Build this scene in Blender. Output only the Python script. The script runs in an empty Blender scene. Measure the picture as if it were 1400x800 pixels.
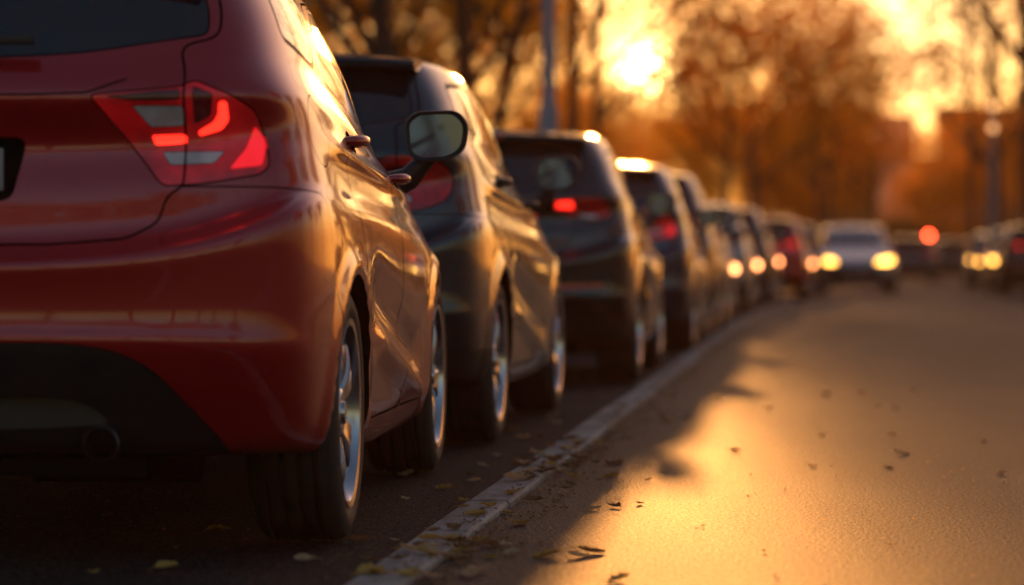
import bpy, bmesh, math, random
import numpy as np
from mathutils import Vector, Matrix, Euler
from mathutils.bvhtree import BVHTree
R = math.radians
PI = math.pi
scene = bpy.context.scene
COL = scene.collection
random.seed(7)

# ------------------------------------------------------------------ camera
CAMH = 0.71
F = 4300.0
YAW = math.atan(425 / F)
PITCH = math.atan(43 / F)
cam_d = bpy.data.cameras.new('camera')
cam = bpy.data.objects.new('camera', cam_d)
COL.objects.link(cam)
cam.location = (0, 0, CAMH)
cam.rotation_euler = (R(90) - PITCH, 0, YAW)
cam_d.sensor_width = 36
cam_d.lens = 36 * F / 1400
cam_d.clip_end = 4000
cam_d.dof.use_dof = True
cam_d.dof.focus_distance = 8.9
cam_d.dof.aperture_fstop = 2.05
scene.camera = cam
CM = cam.rotation_euler.to_matrix()


def at(px, py, Y):
    d = CM @ Vector(((px - 700) / F, (400 - py) / F, -1))
    d *= Y / d.y
    return Vector((d.x, Y, CAMH + d.z))


# ------------------------------------------------------------------ sky and sun
SUN_AZ = R(-3.1)      # left of the road direction (+Y)
SUN_EL = R(6.2)
w = bpy.data.worlds.new('World')
scene.world = w
w.use_nodes = True
nt = w.node_tree
nt.nodes.clear()
wo = nt.nodes.new('ShaderNodeOutputWorld')
bg = nt.nodes.new('ShaderNodeBackground')
sky = nt.nodes.new('ShaderNodeTexSky')
sky.sky_type = 'NISHITA'
sky.sun_disc = False
sky.sun_elevation = SUN_EL
sky.sun_rotation = SUN_AZ
sky.air_density = 1.2
sky.dust_density = 0.6
sky.ozone_density = 2.0
bg.inputs['Strength'].default_value = 0.068
nt.links.new(sky.outputs[0], bg.inputs['Color'])
# the sun itself seen through thin cloud: two round lobes about its direction
vs = at(882, 92, 1000) - Vector((0, 0, CAMH))
vs.normalize()
tc = nt.nodes.new('ShaderNodeTexCoord')


def lobe(width_deg, strength, col, dirv):
    dist = nt.nodes.new('ShaderNodeVectorMath'); dist.operation = 'DISTANCE'
    nrm = nt.nodes.new('ShaderNodeVectorMath'); nrm.operation = 'NORMALIZE'
    nt.links.new(tc.outputs['Generated'], nrm.inputs[0])
    nt.links.new(nrm.outputs[0], dist.inputs[0])
    dist.inputs[1].default_value = dirv
    m1 = nt.nodes.new('ShaderNodeMath'); m1.operation = 'DIVIDE'
    nt.links.new(dist.outputs['Value'], m1.inputs[0]); m1.inputs[1].default_value = R(width_deg)
    m2 = nt.nodes.new('ShaderNodeMath'); m2.operation = 'POWER'
    nt.links.new(m1.outputs[0], m2.inputs[0]); m2.inputs[1].default_value = 2
    m3 = nt.nodes.new('ShaderNodeMath'); m3.operation = 'MULTIPLY'
    nt.links.new(m2.outputs[0], m3.inputs[0]); m3.inputs[1].default_value = -1
    m4 = nt.nodes.new('ShaderNodeMath'); m4.operation = 'EXPONENT'
    nt.links.new(m3.outputs[0], m4.inputs[0])
    m5 = nt.nodes.new('ShaderNodeMath'); m5.operation = 'MULTIPLY'
    nt.links.new(m4.outputs[0], m5.inputs[0]); m5.inputs[1].default_value = strength
    b = nt.nodes.new('ShaderNodeBackground')
    b.inputs['Color'].default_value = (*col, 1)
    nt.links.new(m5.outputs[0], b.inputs['Strength'])
    return b


def addsh(a, b):
    s = nt.nodes.new('ShaderNodeAddShader')
    nt.links.new(a.outputs[0], s.inputs[0]); nt.links.new(b.outputs[0], s.inputs[1])
    return s


acc = addsh(bg, lobe(0.34, 50, (1, .62, .20), vs))
acc = addsh(acc, lobe(8, .50, (1, .35, .035), vs))
acc = addsh(acc, lobe(24, .56, (1, .28, .032), Vector((math.sin(R(12)), math.cos(R(12)), .05)).normalized()))
acc = addsh(acc, lobe(1.8, 1.1, (1, .62, .32), (at(1215, 70, 1000) - Vector((0, 0, CAMH))).normalized()))
nt.links.new(acc.outputs[0], wo.inputs['Surface'])

sl = bpy.data.lights.new('sun', 'SUN')
sl.energy = 2.2
sl.angle = R(0.9)
sl.color = (1, .39, .09)
so = bpy.data.objects.new('sun', sl)
COL.objects.link(so)
sd = Vector((math.sin(SUN_AZ) * math.cos(SUN_EL), math.cos(SUN_AZ) * math.cos(SUN_EL), math.sin(SUN_EL)))
so.rotation_euler = sd.to_track_quat('Z', 'Y').to_euler()
so.location = (0, 20, 30)

scene.view_settings.view_transform = 'Standard'
scene.view_settings.look = 'None'
scene.view_settings.exposure = 1.1
scene.view_settings.gamma = 1
scene.render.engine = 'CYCLES'
scene.cycles.max_bounces = 4
scene.cycles.diffuse_bounces = 2
scene.cycles.glossy_bounces = 3
scene.cycles.transmission_bounces = 3
scene.cycles.volume_bounces = 0
scene.cycles.sample_clamp_indirect = 6
scene.cycles.caustics_reflective = False
scene.cycles.caustics_refractive = False


# ------------------------------------------------------------------ materials
def nmat(name):
    m = bpy.data.materials.new(name)
    m.use_nodes = True
    return m, m.node_tree, m.node_tree.nodes['Principled BSDF']


def noise_node(t, scale, detail=4, coord='Object', rough=.5, stretch=None):
    tcn = t.nodes.new('ShaderNodeTexCoord')
    n = t.nodes.new('ShaderNodeTexNoise')
    n.inputs['Scale'].default_value = scale
    n.inputs['Detail'].default_value = detail
    n.inputs['Roughness'].default_value = rough
    if stretch:
        mp = t.nodes.new('ShaderNodeMapping')
        mp.inputs['Scale'].default_value = stretch
        t.links.new(tcn.outputs[coord], mp.inputs[0]); t.links.new(mp.outputs[0], n.inputs['Vector'])
    else:
        t.links.new(tcn.outputs[coord], n.inputs['Vector'])
    return n


def ramp(t, src, stops):
    r = t.nodes.new('ShaderNodeValToRGB')
    el = r.color_ramp.elements
    while len(el) < len(stops):
        el.new(.5)
    for e, (p, c) in zip(el, stops):
        e.position = p
        e.color = (*c, 1)
    t.links.new(src, r.inputs[0])
    return r


def simple(name, col, rough=.5, metal=0, coat=0, var=.12, scale=8, bump=0, bscale=60, spec=.5):
    m, t, b = nmat(name)
    n = noise_node(t, scale)
    lo = tuple(c * (1 - var) for c in col); hi = tuple(min(1, c * (1 + var)) for c in col)
    r = ramp(t, n.outputs['Fac'], [(.3, lo), (.7, hi)])
    t.links.new(r.outputs[0], b.inputs['Base Color'])
    mr = t.nodes.new('ShaderNodeMapRange')
    mr.inputs[3].default_value = max(0, rough * .8); mr.inputs[4].default_value = min(1, rough * 1.2)
    t.links.new(n.outputs['Fac'], mr.inputs[0]); t.links.new(mr.outputs[0], b.inputs['Roughness'])
    b.inputs['Metallic'].default_value = metal
    b.inputs['Coat Weight'].default_value = coat
    b.inputs['Coat Roughness'].default_value = .04
    b.inputs['Specular IOR Level'].default_value = spec
    if bump:
        n2 = noise_node(t, bscale, 3)
        bp = t.nodes.new('ShaderNodeBump'); bp.inputs['Strength'].default_value = bump
        bp.inputs['Distance'].default_value = .01
        t.links.new(n2.outputs['Fac'], bp.inputs['Height']); t.links.new(bp.outputs[0], b.inputs['Normal'])
    return m


def paint(name, col, metal=.55, rough=.36):
    m, t, b = nmat(name)
    fl = noise_node(t, 900, 1)
    dust = noise_node(t, 3.5, 6)
    r = ramp(t, fl.outputs['Fac'], [(.35, tuple(c * .8 for c in col)), (.65, tuple(min(1, c * 1.2) for c in col))])
    t.links.new(r.outputs[0], b.inputs['Base Color'])
    b.inputs['Metallic'].default_value = metal
    b.inputs['Roughness'].default_value = rough
    b.inputs['Coat Weight'].default_value = 1
    b.inputs['Coat IOR'].default_value = 1.62
    mr = t.nodes.new('ShaderNodeMapRange')
    mr.inputs[1].default_value = .35; mr.inputs[2].default_value = .8
    mr.inputs[3].default_value = .02; mr.inputs[4].default_value = .10
    t.links.new(dust.outputs['Fac'], mr.inputs[0]); t.links.new(mr.outputs[0], b.inputs['Coat Roughness'])
    wv = noise_node(t, 1.6, 2)
    bp = t.nodes.new('ShaderNodeBump'); bp.inputs['Strength'].default_value = .06; bp.inputs['Distance'].default_value = .012
    t.links.new(wv.outputs['Fac'], bp.inputs['Height'])
    t.links.new(bp.outputs[0], b.inputs['Coat Normal'])
    return m


def emis(name, col, strength, base=None):
    m, t, b = nmat(name)
    b.inputs['Base Color'].default_value = (*(base or col), 1)
    b.inputs['Roughness'].default_value = .15
    b.inputs['Emission Color'].default_value = (*col, 1)
    b.inputs['Emission Strength'].default_value = strength
    b.inputs['Coat Weight'].default_value = 1
    return m


def lens(name, a, bcol, rough=.08, emit=0):
    m, t, b = nmat(name)
    tcn = t.nodes.new('ShaderNodeTexCoord')
    wv = t.nodes.new('ShaderNodeTexWave'); wv.inputs['Scale'].default_value = 40
    wv.bands_direction = 'X'; wv.inputs['Distortion'].default_value = 1.2
    t.links.new(tcn.outputs['Object'], wv.inputs['Vector'])
    n = noise_node(t, 9, 3)
    mx = t.nodes.new('ShaderNodeMath'); mx.operation = 'MULTIPLY'
    t.links.new(wv.outputs['Fac'], mx.inputs[0]); t.links.new(n.outputs['Fac'], mx.inputs[1])
    r = ramp(t, n.outputs['Fac'], [(.3, a), (.65, bcol)])
    if emit:
        t.links.new(r.outputs[0], b.inputs['Emission Color']); b.inputs['Emission Strength'].default_value = emit
    t.links.new(r.outputs[0], b.inputs['Base Color'])
    b.inputs['Roughness'].default_value = .3
    b.inputs['Coat Weight'].default_value = 1
    b.inputs['Coat Roughness'].default_value = rough
    return m


M = {}
M['red'] = paint('paint_deep_red', (.46, .008, .009), .22, .34)
M['teal'] = paint('paint_dark_slate', (.016, .026, .040), .35)
M['black'] = paint('paint_black', (.012, .013, .016), .3)
M['blue'] = paint('paint_dark_blue', (.03, .045, .08))
M['graphite'] = paint('paint_graphite', (.05, .05, .055))
M['silver'] = paint('paint_silver', (.42, .44, .46), .8)
M['white'] = paint('paint_pale_grey', (.62, .64, .66), .2)
M['brown'] = paint('paint_brown', (.07, .035, .025))
M['bright_red'] = paint('paint_bright_red', (.55, .012, .012), .3)
M['glass'] = simple('car_glass_dark', (.012, .016, .020), .04, 0, 1, .1, 3)
M['trim'] = simple('black_plastic_trim', (.022, .023, .025), .42, 0, 0, .15, 30, .12, 300)
M['gloss_black'] = simple('black_window_frame', (.008, .008, .009), .5, 0, 0, .1, 20, spec=.25)
M['inner'] = simple('wheel_housing_black', (.006, .006, .006), .9, spec=.1)
M['rubber'] = simple('tyre_rubber', (.030, .030, .031), .66, 0, 0, .25, 14, .2, 120)
M['alloy'] = simple('alloy_rim_metal', (.62, .62, .64), .22, 1, .4, .08, 12)
M['disc'] = simple('brake_disc_steel', (.16, .15, .15), .4, 1, 0, .2, 20)
M['chrome'] = simple('dark_chrome', (.42, .40, .42), .12, 1)
M['mirror'] = simple('mirror_silver', (.13, .15, .21), .05, 1, 0, .03)
M['lamp_red'] = lens('tail_lens_red', (.22, .003, .006), (.85, .012, .02))
M['lamp_deep'] = lens('tail_lens_deep_red', (.05, .002, .003), (.22, .006, .010))
M['lamp_glow'] = lens('tail_lens_glowing', (.16, .002, .004), (.62, .008, .012), emit=.10)
M['lamp_hot'] = lens('tail_lens_bright', (.7, .006, .008), (.9, .012, .02), emit=.45)
M['lamp_clear'] = lens('reverse_lens_clear', (.30, .30, .31), (.75, .76, .78))
M['lamp_lit'] = emis('tail_lamp_lit', (1, .02, .01), 1.5, (.6, .01, .01))
M['lamp_amber'] = emis('marker_lamp_lit', (1, .42, .10), 26, (.7, .3, .05))
M['head_lit'] = emis('headlamp_lit', (1, .42, .06), 7, (.8, .7, .5))
M['head_lens'] = lens('head_lamp_lens', (.25, .25, .26), (.7, .7, .7))
M['plate'] = simple('number_plate_white', (.40, .36, .36), .4)
M['bark'] = simple('bark_dark', (.045, .032, .024), .9, 0, 0, .4, 5, .6, 14)
M['pole'] = simple('lamp_post_grey_paint', (.26, .28, .34), .5, .3, 0, .15, 4)
M['inside'] = M['inner']


def leafmat(name, cols, transl=.70):
    m, t, b = nmat(name)
    t.nodes.remove(b)
    out = t.nodes['Material Output']
    n = noise_node(t, .75, 3, 'Object')
    n2 = noise_node(t, 6, 2, 'Object')
    mx = t.nodes.new('ShaderNodeMath'); mx.operation = 'MULTIPLY_ADD'
    t.links.new(n2.outputs['Fac'], mx.inputs[0]); mx.inputs[1].default_value = .5
    t.links.new(n.outputs['Fac'], mx.inputs[2])
    r = ramp(t, mx.outputs[0], [(.5 + .16 * i, c) for i, c in enumerate(cols)])
    d = t.nodes.new('ShaderNodeBsdfDiffuse'); tr = t.nodes.new('ShaderNodeBsdfTranslucent')
    t.links.new(r.outputs[0], d.inputs[0]); t.links.new(r.outputs[0], tr.inputs[0])
    ms = t.nodes.new('ShaderNodeMixShader'); ms.inputs[0].default_value = transl
    t.links.new(d.outputs[0], ms.inputs[1]); t.links.new(tr.outputs[0], ms.inputs[2])
    t.links.new(ms.outputs[0], out.inputs['Surface'])
    return m


M['leaf_gold'] = leafmat('foliage_gold', [(.60, .20, .010), (.90, .38, .018), (.95, .50, .03)])
M['leaf_orange'] = leafmat('foliage_orange', [(.42, .11, .008), (.78, .24, .012), (.88, .34, .016)])
M['leaf_brown'] = leafmat('foliage_brown', [(.12, .05, .014), (.28, .10, .02), (.42, .16, .02)])


# ------------------------------------------------------------------ object helpers
def link(name, me, parent=None, mats=None, smooth=True):
    o = bpy.data.objects.new(name, me)
    COL.objects.link(o)
    if parent is not None:
        o.parent = parent
    if mats:
        for m in (mats if isinstance(mats, (list, tuple)) else [mats]):
            me.materials.append(m)
    return o


def from_bm(name, bm, mat, parent=None, smooth=True, loc=None):
    me = bpy.data.meshes.new(name)
    bmesh.ops.recalc_face_normals(bm, faces=bm.faces)
    bm.to_mesh(me); bm.free()
    if smooth:
        me.polygons.foreach_set('use_smooth', [True] * len(me.polygons))
        try:
            me.set_sharp_from_angle(angle=R(38))
        except Exception:
            pass
    o = link(name, me, parent, mat)
    if loc is not None:
        o.location = loc
    return o


def empty(name, label, cat, loc=(0, 0, 0), rz=0, group=None):
    o = bpy.data.objects.new(name, None)
    o.empty_display_size = .2
    COL.objects.link(o)
    o.location = loc; o.rotation_euler = (0, 0, rz)
    o['label'] = label; o['category'] = cat
    if group:
        o['group'] = group
    return o


def tag(o, label=None, cat=None, group=None, kind=None):
    if label: o['label'] = label
    if cat: o['category'] = cat
    if group: o['group'] = group
    if kind: o['kind'] = kind
    return o


def add_box(bm, lo, hi, bevel=0):
    g = bmesh.ops.create_cube(bm, size=1)
    vs_ = g['verts']
    for v in vs_:
        v.co = Vector([(lo[i] + hi[i]) / 2 + v.co[i] * (hi[i] - lo[i]) for i in range(3)])
    if bevel:
        es = list({e for v in vs_ for e in v.link_edges})
        bmesh.ops.bevel(bm, geom=es, offset=bevel, segments=2, affect='EDGES', profile=.6)


def add_tube(bm, pts, rads, seg=8, cap=True):
    rings = []
    n = len(pts)
    for i, p in enumerate(pts):
        p = Vector(p)
        d = (Vector(pts[min(i + 1, n - 1)]) - Vector(pts[max(i - 1, 0)])).normalized()
        a = d.orthogonal().normalized() if abs(d.z) < .99 else Vector((1, 0, 0))
        if abs(d.z) < .99:
            a = d.cross(Vector((0, 0, 1))).normalized()
        b = d.cross(a).normalized()
        rings.append([bm.verts.new(p + rads[i] * (math.cos(2 * PI * k / seg) * a + math.sin(2 * PI * k / seg) * b)) for k in range(seg)])
    for i in range(n - 1):
        for k in range(seg):
            bm.faces.new((rings[i][k], rings[i][(k + 1) % seg], rings[i + 1][(k + 1) % seg], rings[i + 1][k]))
    if cap:
        bm.faces.new(rings[0][::-1]); bm.faces.new(rings[-1])


def lathe_x(bm, prof, seg=64, close=False):
    """profile of (x, r) turned round the X axis"""
    rings = []
    for (x, r) in prof:
        rings.append([bm.verts.new((x, r * math.cos(2 * PI * k / seg), r * math.sin(2 * PI * k / seg))) for k in range(seg)])
    m = len(rings)
    for i in range(m if close else m - 1):
        a, b = rings[i], rings[(i + 1) % m]
        for k in range(seg):
            bm.faces.new((a[k], a[(k + 1) % seg], b[(k + 1) % seg], b[k]))
    return rings


# ------------------------------------------------------------------ booleans
def boolean(a, b, op):
    oa = bpy.data.objects.new('tmpa', a); ob = bpy.data.objects.new('tmpb', b)
    COL.objects.link(oa); COL.objects.link(ob)
    md = oa.modifiers.new('b', 'BOOLEAN')
    md.operation = op; md.object = ob
    res = None
    for sv in ('MANIFOLD', 'EXACT'):
        try:
            md.solver = sv
        except Exception:
            continue
        dg = bpy.context.evaluated_depsgraph_get()
        dg.update()
        res = bpy.data.meshes.new_from_object(oa.evaluated_get(dg))
        if op == 'DIFFERENCE' and len(res.polygons) == 0:
            continue
        if len(res.polygons) == 0 and sv == 'MANIFOLD':
            continue
        if op == 'DIFFERENCE' and sv == 'MANIFOLD' and len(res.polygons) == len(a.polygons):
            continue
        break
    bpy.data.objects.remove(oa); bpy.data.objects.remove(ob)
    return res


def area2(p):
    return sum(p[i][0] * p[(i + 1) % len(p)][1] - p[(i + 1) % len(p)][0] * p[i][1] for i in range(len(p)))


def round_poly(poly, r, n=6):
    out = []
    m = len(poly)
    for i in range(m):
        p0, p1, p2 = [np.array(poly[j % m], float) for j in (i - 1, i, i + 1)]
        rr = r[i] if isinstance(r, (list, tuple)) else r
        a = p0 - p1; b = p2 - p1
        la, lb = np.linalg.norm(a), np.linalg.norm(b)
        d = min(rr, la * .45, lb * .45)
        if d < 1e-4:
            out.append(tuple(p1)); continue
        s = p1 + a / la * d; e = p1 + b / lb * d
        for k in range(n + 1):
            t = k / n
            out.append(tuple((1 - t) ** 2 * s + 2 * t * (1 - t) * p1 + t * t * e))
    return out


def offset_poly(poly, d):
    if area2(poly) < 0:
        poly = poly[::-1]
    m = len(poly)
    out = []
    for i in range(m):
        p0, p1, p2 = [np.array(poly[j % m], float) for j in (i - 1, i, i + 1)]
        e1 = p1 - p0; e2 = p2 - p1
        e1 /= max(np.linalg.norm(e1), 1e-9); e2 /= max(np.linalg.norm(e2), 1e-9)
        n1 = np.array((e1[1], -e1[0])); n2 = np.array((e2[1], -e2[0]))
        nn = n1 + n2
        l = np.linalg.norm(nn)
        nn = nn / l if l > 1e-6 else n1
        c = max(.4, float(nn @ n1))
        out.append(tuple(p1 + nn * d / c))
    return out


def prism(poly, axis, lo, hi, flip=False):
    bm = bmesh.new()
    def P(a, b, c):
        if axis == 'y':
            return (-a if flip else a, c, b)
        return (-c if flip else c, a, b)
    va = [bm.verts.new(P(p[0], p[1], lo)) for p in poly]
    vb = [bm.verts.new(P(p[0], p[1], hi)) for p in poly]
    f1 = bm.faces.new(va); f2 = bm.faces.new(vb[::-1])
    m = len(poly)
    for i in range(m):
        bm.faces.new((va[i], vb[i], vb[(i + 1) % m], va[(i + 1) % m]))
    bmesh.ops.triangulate(bm, faces=[f1, f2])
    bmesh.ops.recalc_face_normals(bm, faces=bm.faces)
    me = bpy.data.meshes.new('prism')
    bm.to_mesh(me); bm.free()
    return me


def ribbon(pts, wd):
    """thin closed outline following an open line in 2D"""
    L, Rr = [], []
    m = len(pts)
    for i in range(m):
        a = np.array(pts[max(i - 1, 0)], float); b = np.array(pts[min(i + 1, m - 1)], float)
        d = b - a; d /= np.linalg.norm(d)
        n = np.array((-d[1], d[0])) * wd / 2
        p = np.array(pts[i], float)
        L.append(tuple(p + n)); Rr.append(tuple(p - n))
    return L + Rr[::-1]


def extract(src, poly, axis, lo, hi, flip=False, gap=.003):
    """part = what lies inside the outline, rest = what lies outside, with a gap between"""
    part = boolean(src, prism(offset_poly(poly, -gap), axis, lo, hi, flip), 'INTERSECT')
    rest = boolean(src, prism(offset_poly(poly, gap * .6), axis, lo, hi, flip), 'DIFFERENCE')
    return part, rest


# ------------------------------------------------------------------ car body surface
def bbasis(m, n, deg=3):
    kn = np.concatenate([np.zeros(deg), np.linspace(0, 1, m - deg + 1), np.ones(deg)])
    t = np.linspace(0, 1, n); t[-1] = 1 - 1e-9
    N = np.zeros((n, len(kn) - 1))
    for i in range(len(kn) - 1):
        N[:, i] = (t >= kn[i]) & (t < kn[i + 1])
    for d in range(1, deg + 1):
        N2 = np.zeros((n, len(kn) - 1 - d))
        for i in range(len(kn) - 1 - d):
            a = kn[i + d] - kn[i]; b = kn[i + d + 1] - kn[i + 1]
            v = 0
            if a > 0: v = v + (t - kn[i]) / a * N[:, i]
            if b > 0: v = v + (kn[i + d + 1] - t) / b * N[:, i + 1]
            N2[:, i] = v
        N = N2
    return N


def sstep(x, a, b):
    t = np.clip((x - a) / (b - a), 0, 1)
    return t * t * (3 - 2 * t)


def body_mesh(rows, WB, RT, nu=110, nv=120, sculpt=True, arch=.365):
    net = []
    for (zc, zk, z0, z2, zf, wd, yr, yf) in rows:
        low = yf > 2.6
        fc = .78 if low else .55
        y4 = yr + .46; y7 = yf - fc
        ys = [yr, yr, yr + .035, yr + .15, y4, y4 + (y7 - y4) * .33, y4 + (y7 - y4) * .68, y7, yf - fc * .48, yf - fc * .17, yf - .02, yf]
        wr = .965 if zc < 1.15 else .95
        fx = [0, .45, .80, wr, 1, 1.0, 1.0, .985, .95, .80, .45, 0]
        zs = [zc, zc, zc * .6 + zk * .4, zk, (zk + z0) / 2, z0 * .75 + z2 * .25, z0 * .25 + z2 * .75, z2 * .6 + zf * .4, z2 * .2 + zf * .8, zf, zf, zf]
        net.append([(fx[i] * wd, ys[i], zs[i]) for i in range(12)])
    net = np.array(net)
    Bu = bbasis(12, nu); Bv = bbasis(len(rows), nv)
    S = np.einsum('vi,ijc,uj->vuc', Bv, net, Bu)
    X, Y, Z = S[..., 0].copy(), S[..., 1].copy(), S[..., 2].copy()
    side = sstep(X, .55, .74)
    # flared wheel arches
    for cy in (0, WB):
        r = np.sqrt((Y - cy) ** 2 + (Z - RT) ** 2)
        X += side * .016 * np.exp(-((r - arch - .01) / .035) ** 2) * sstep(Z, .15, .3)
    if sculpt:
        wy = sstep(Y, .40, .62) * (1 - sstep(Y, WB - .75, WB - .5))
        # hollow over a leaf shaped ledge low on the doors
        zl = .56 - .15 * (Y - .5)
        X += side * wy * (-.020 * np.exp(-((Z - zl - .07) / .07) ** 2) + .022 * np.exp(-((Z - zl + .055) / .05) ** 2))
        # shoulder crease rising rearwards
        zs_ = 1.00 - .045 * (Y - 0)
        wy2 = sstep(Y, -.35, .1) * (1 - sstep(Y, WB, WB + .5))
        X += side * wy2 * (.012 * np.exp(-((Z - zs_) / .03) ** 2) - .006 * np.exp(-((Z - zs_ + .085) / .06) ** 2))
    S = np.stack([X, Y, Z], -1)
    bm = bmesh.new()
    V = [[bm.verts.new(S[j, i]) for i in range(nu)] for j in range(nv)]
    W = [[bm.verts.new((-S[j, i][0], S[j, i][1], S[j, i][2])) for i in range(nu)] for j in range(nv)]
    for j in range(nv - 1):
        for i in range(nu - 1):
            bm.faces.new((V[j][i], V[j][i + 1], V[j + 1][i + 1], V[j + 1][i]))
            bm.faces.new((W[j][i], W[j + 1][i], W[j + 1][i + 1], W[j][i + 1]))
    bmesh.ops.remove_doubles(bm, verts=bm.verts, dist=1e-5)
    bmesh.ops.dissolve_degenerate(bm, dist=1e-6, edges=bm.edges)
    bmesh.ops.recalc_face_normals(bm, faces=bm.faces)
    me = bpy.data.meshes.new('shell')
    bm.to_mesh(me); bm.free()
    return me


class Surf:
    def __init__(self, me):
        me.calc_loop_triangles()
        self.v = [v.co.copy() for v in me.vertices]
        self.n = [v.normal.copy() for v in me.vertices]
        self.t = [tuple(t.vertices) for t in me.loop_triangles]
        self.b = BVHTree.FromPolygons(self.v, self.t)

    def normal(self, p):
        loc, n, i, d = self.b.find_nearest(p)
        a, b, c = self.t[i]
        from mathutils.interpolate import poly_3d_calc
        ws = poly_3d_calc((self.v[a], self.v[b], self.v[c]), loc)
        return (self.n[a] * ws[0] + self.n[b] * ws[1] + self.n[c] * ws[2]).normalized(), d


def finish(name, me, surf, parent, mat, side_mat=None):
    """skin faces keep the smooth normals of the uncut shell, cut faces get the dark material"""
    me.materials.clear()
    me.materials.append(mat); me.materials.append(side_mat or M['inner'])
    cache = {}
    norms = []
    co = [v.co.copy() for v in me.vertices]
    for p in me.polygons:
        nn, d = surf.normal(p.center)
        skin = d < .003 and nn.dot(p.normal) > .62
        p.material_index = 0 if skin else 1
        p.use_smooth = True
        for vi in p.vertices:
            if skin:
                if vi not in cache:
                    cache[vi] = surf.normal(co[vi])[0]
                norms.append(cache[vi])
            else:
                norms.append(p.normal.copy())
    me.normals_split_custom_set(norms)
    return link(name, me, parent)


# ------------------------------------------------------------------ wheels
def wheel_meshes(RT, wid, rim_r):
    hw = wid / 2
    bm = bmesh.new()
    prof = [(-hw + .02, rim_r), (-hw + .004, rim_r + .02), (-hw - .004, (RT + rim_r) / 2), (-hw + .008, RT - .018), (-hw + .022, RT - .006)]
    gx = [-.40, -.14, .14, .40]
    for g in gx:
        c = g * hw * 1.35
        prof += [(c - .008, RT - .001), (c - .006, RT - .013), (c + .006, RT - .013), (c + .008, RT - .001)]
    prof += [(hw - .022, RT - .006), (hw - .008, RT - .018), (hw + .004, (RT + rim_r) / 2), (hw + .002, rim_r + .030), (hw - .004, rim_r + .012), (hw - .02, rim_r)]
    lathe_x(bm, prof, 96, True)
    tyre = bpy.data.meshes.new('tyre')
    bmesh.ops.recalc_face_normals(bm, faces=bm.faces)
    bm.to_mesh(tyre); bm.free()
    # rim: lip, barrel and five pairs of spokes
    bm = bmesh.new()
    o = hw
    lathe_x(bm, [(o - .006, rim_r + .010), (o + .001, rim_r + .008), (o - .002, rim_r - .008), (o - .02, rim_r - .016), (o - .10, rim_r - .03), (-hw + .02, rim_r - .02), (-hw + .01, rim_r + .002), (o - .1, rim_r - .02)], 72, True)
    def spoke(a0, a1, sgn):
        r0, r1 = .045, rim_r - .010
        n = 7
        prev = None
        for i in range(n):
            t = i / (n - 1)
            r = r0 + (r1 - r0) * t
            a = a0 + (a1 - a0) * t
            wsp = (.019 + .010 * t * t)
            dep = .020
            xo = o - .030 + .020 * math.sin(PI * min(1, t * .9) ** 1.0) - .004 * t
            c, s = math.cos(a), math.sin(a)
            ring = []
            for (dx, dw) in ((0, -.65), (0, .65), (-dep * .4, 1), (-dep * 1.5, .8), (-dep * 1.5, -.8), (-dep * .4, -1)):
                ring.append(bm.verts.new((xo + dx, r * c - dw * wsp * s, r * s + dw * wsp * c)))
            if prev:
                for k in range(6):
                    bm.faces.new((prev[k], prev[(k + 1) % 6], ring[(k + 1) % 6], ring[k]))
            prev = ring
    for k in range(5):
        a = 2 * PI * k / 5 + .3
        spoke(a - .10, a - .20, 1); spoke(a + .10, a + .20, -1)
    lathe_x(bm, [(o - .055, .0005), (o - .055, .07), (o - .030, .068), (o - .020, .055), (o - .020, .030), (o - .012, .028), (o - .010, .0005)], 24)
    rim = bpy.data.meshes.new('rim')
    bmesh.ops.recalc_face_normals(bm, faces=bm.faces)
    bm.to_mesh(rim); bm.free()
    bm = bmesh.new()
    lathe_x(bm, [(o - .11, .0005), (o - .11, .15), (o - .085, .15), (o - .085, .07), (o - .06, .068), (o - .06, .0005)], 40)
    hub = bpy.data.meshes.new('hub')
    bmesh.ops.recalc_face_normals(bm, faces=bm.faces)
    bm.to_mesh(hub); bm.free()
    for me, mt in ((tyre, M['rubber']), (rim, M['alloy']), (hub, M['disc'])):
        me.polygons.foreach_set('use_smooth', [True] * len(me.polygons))
        me.set_sharp_from_angle(angle=R(35))
        me.materials.append(mt)
    return tyre, rim, hub


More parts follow.
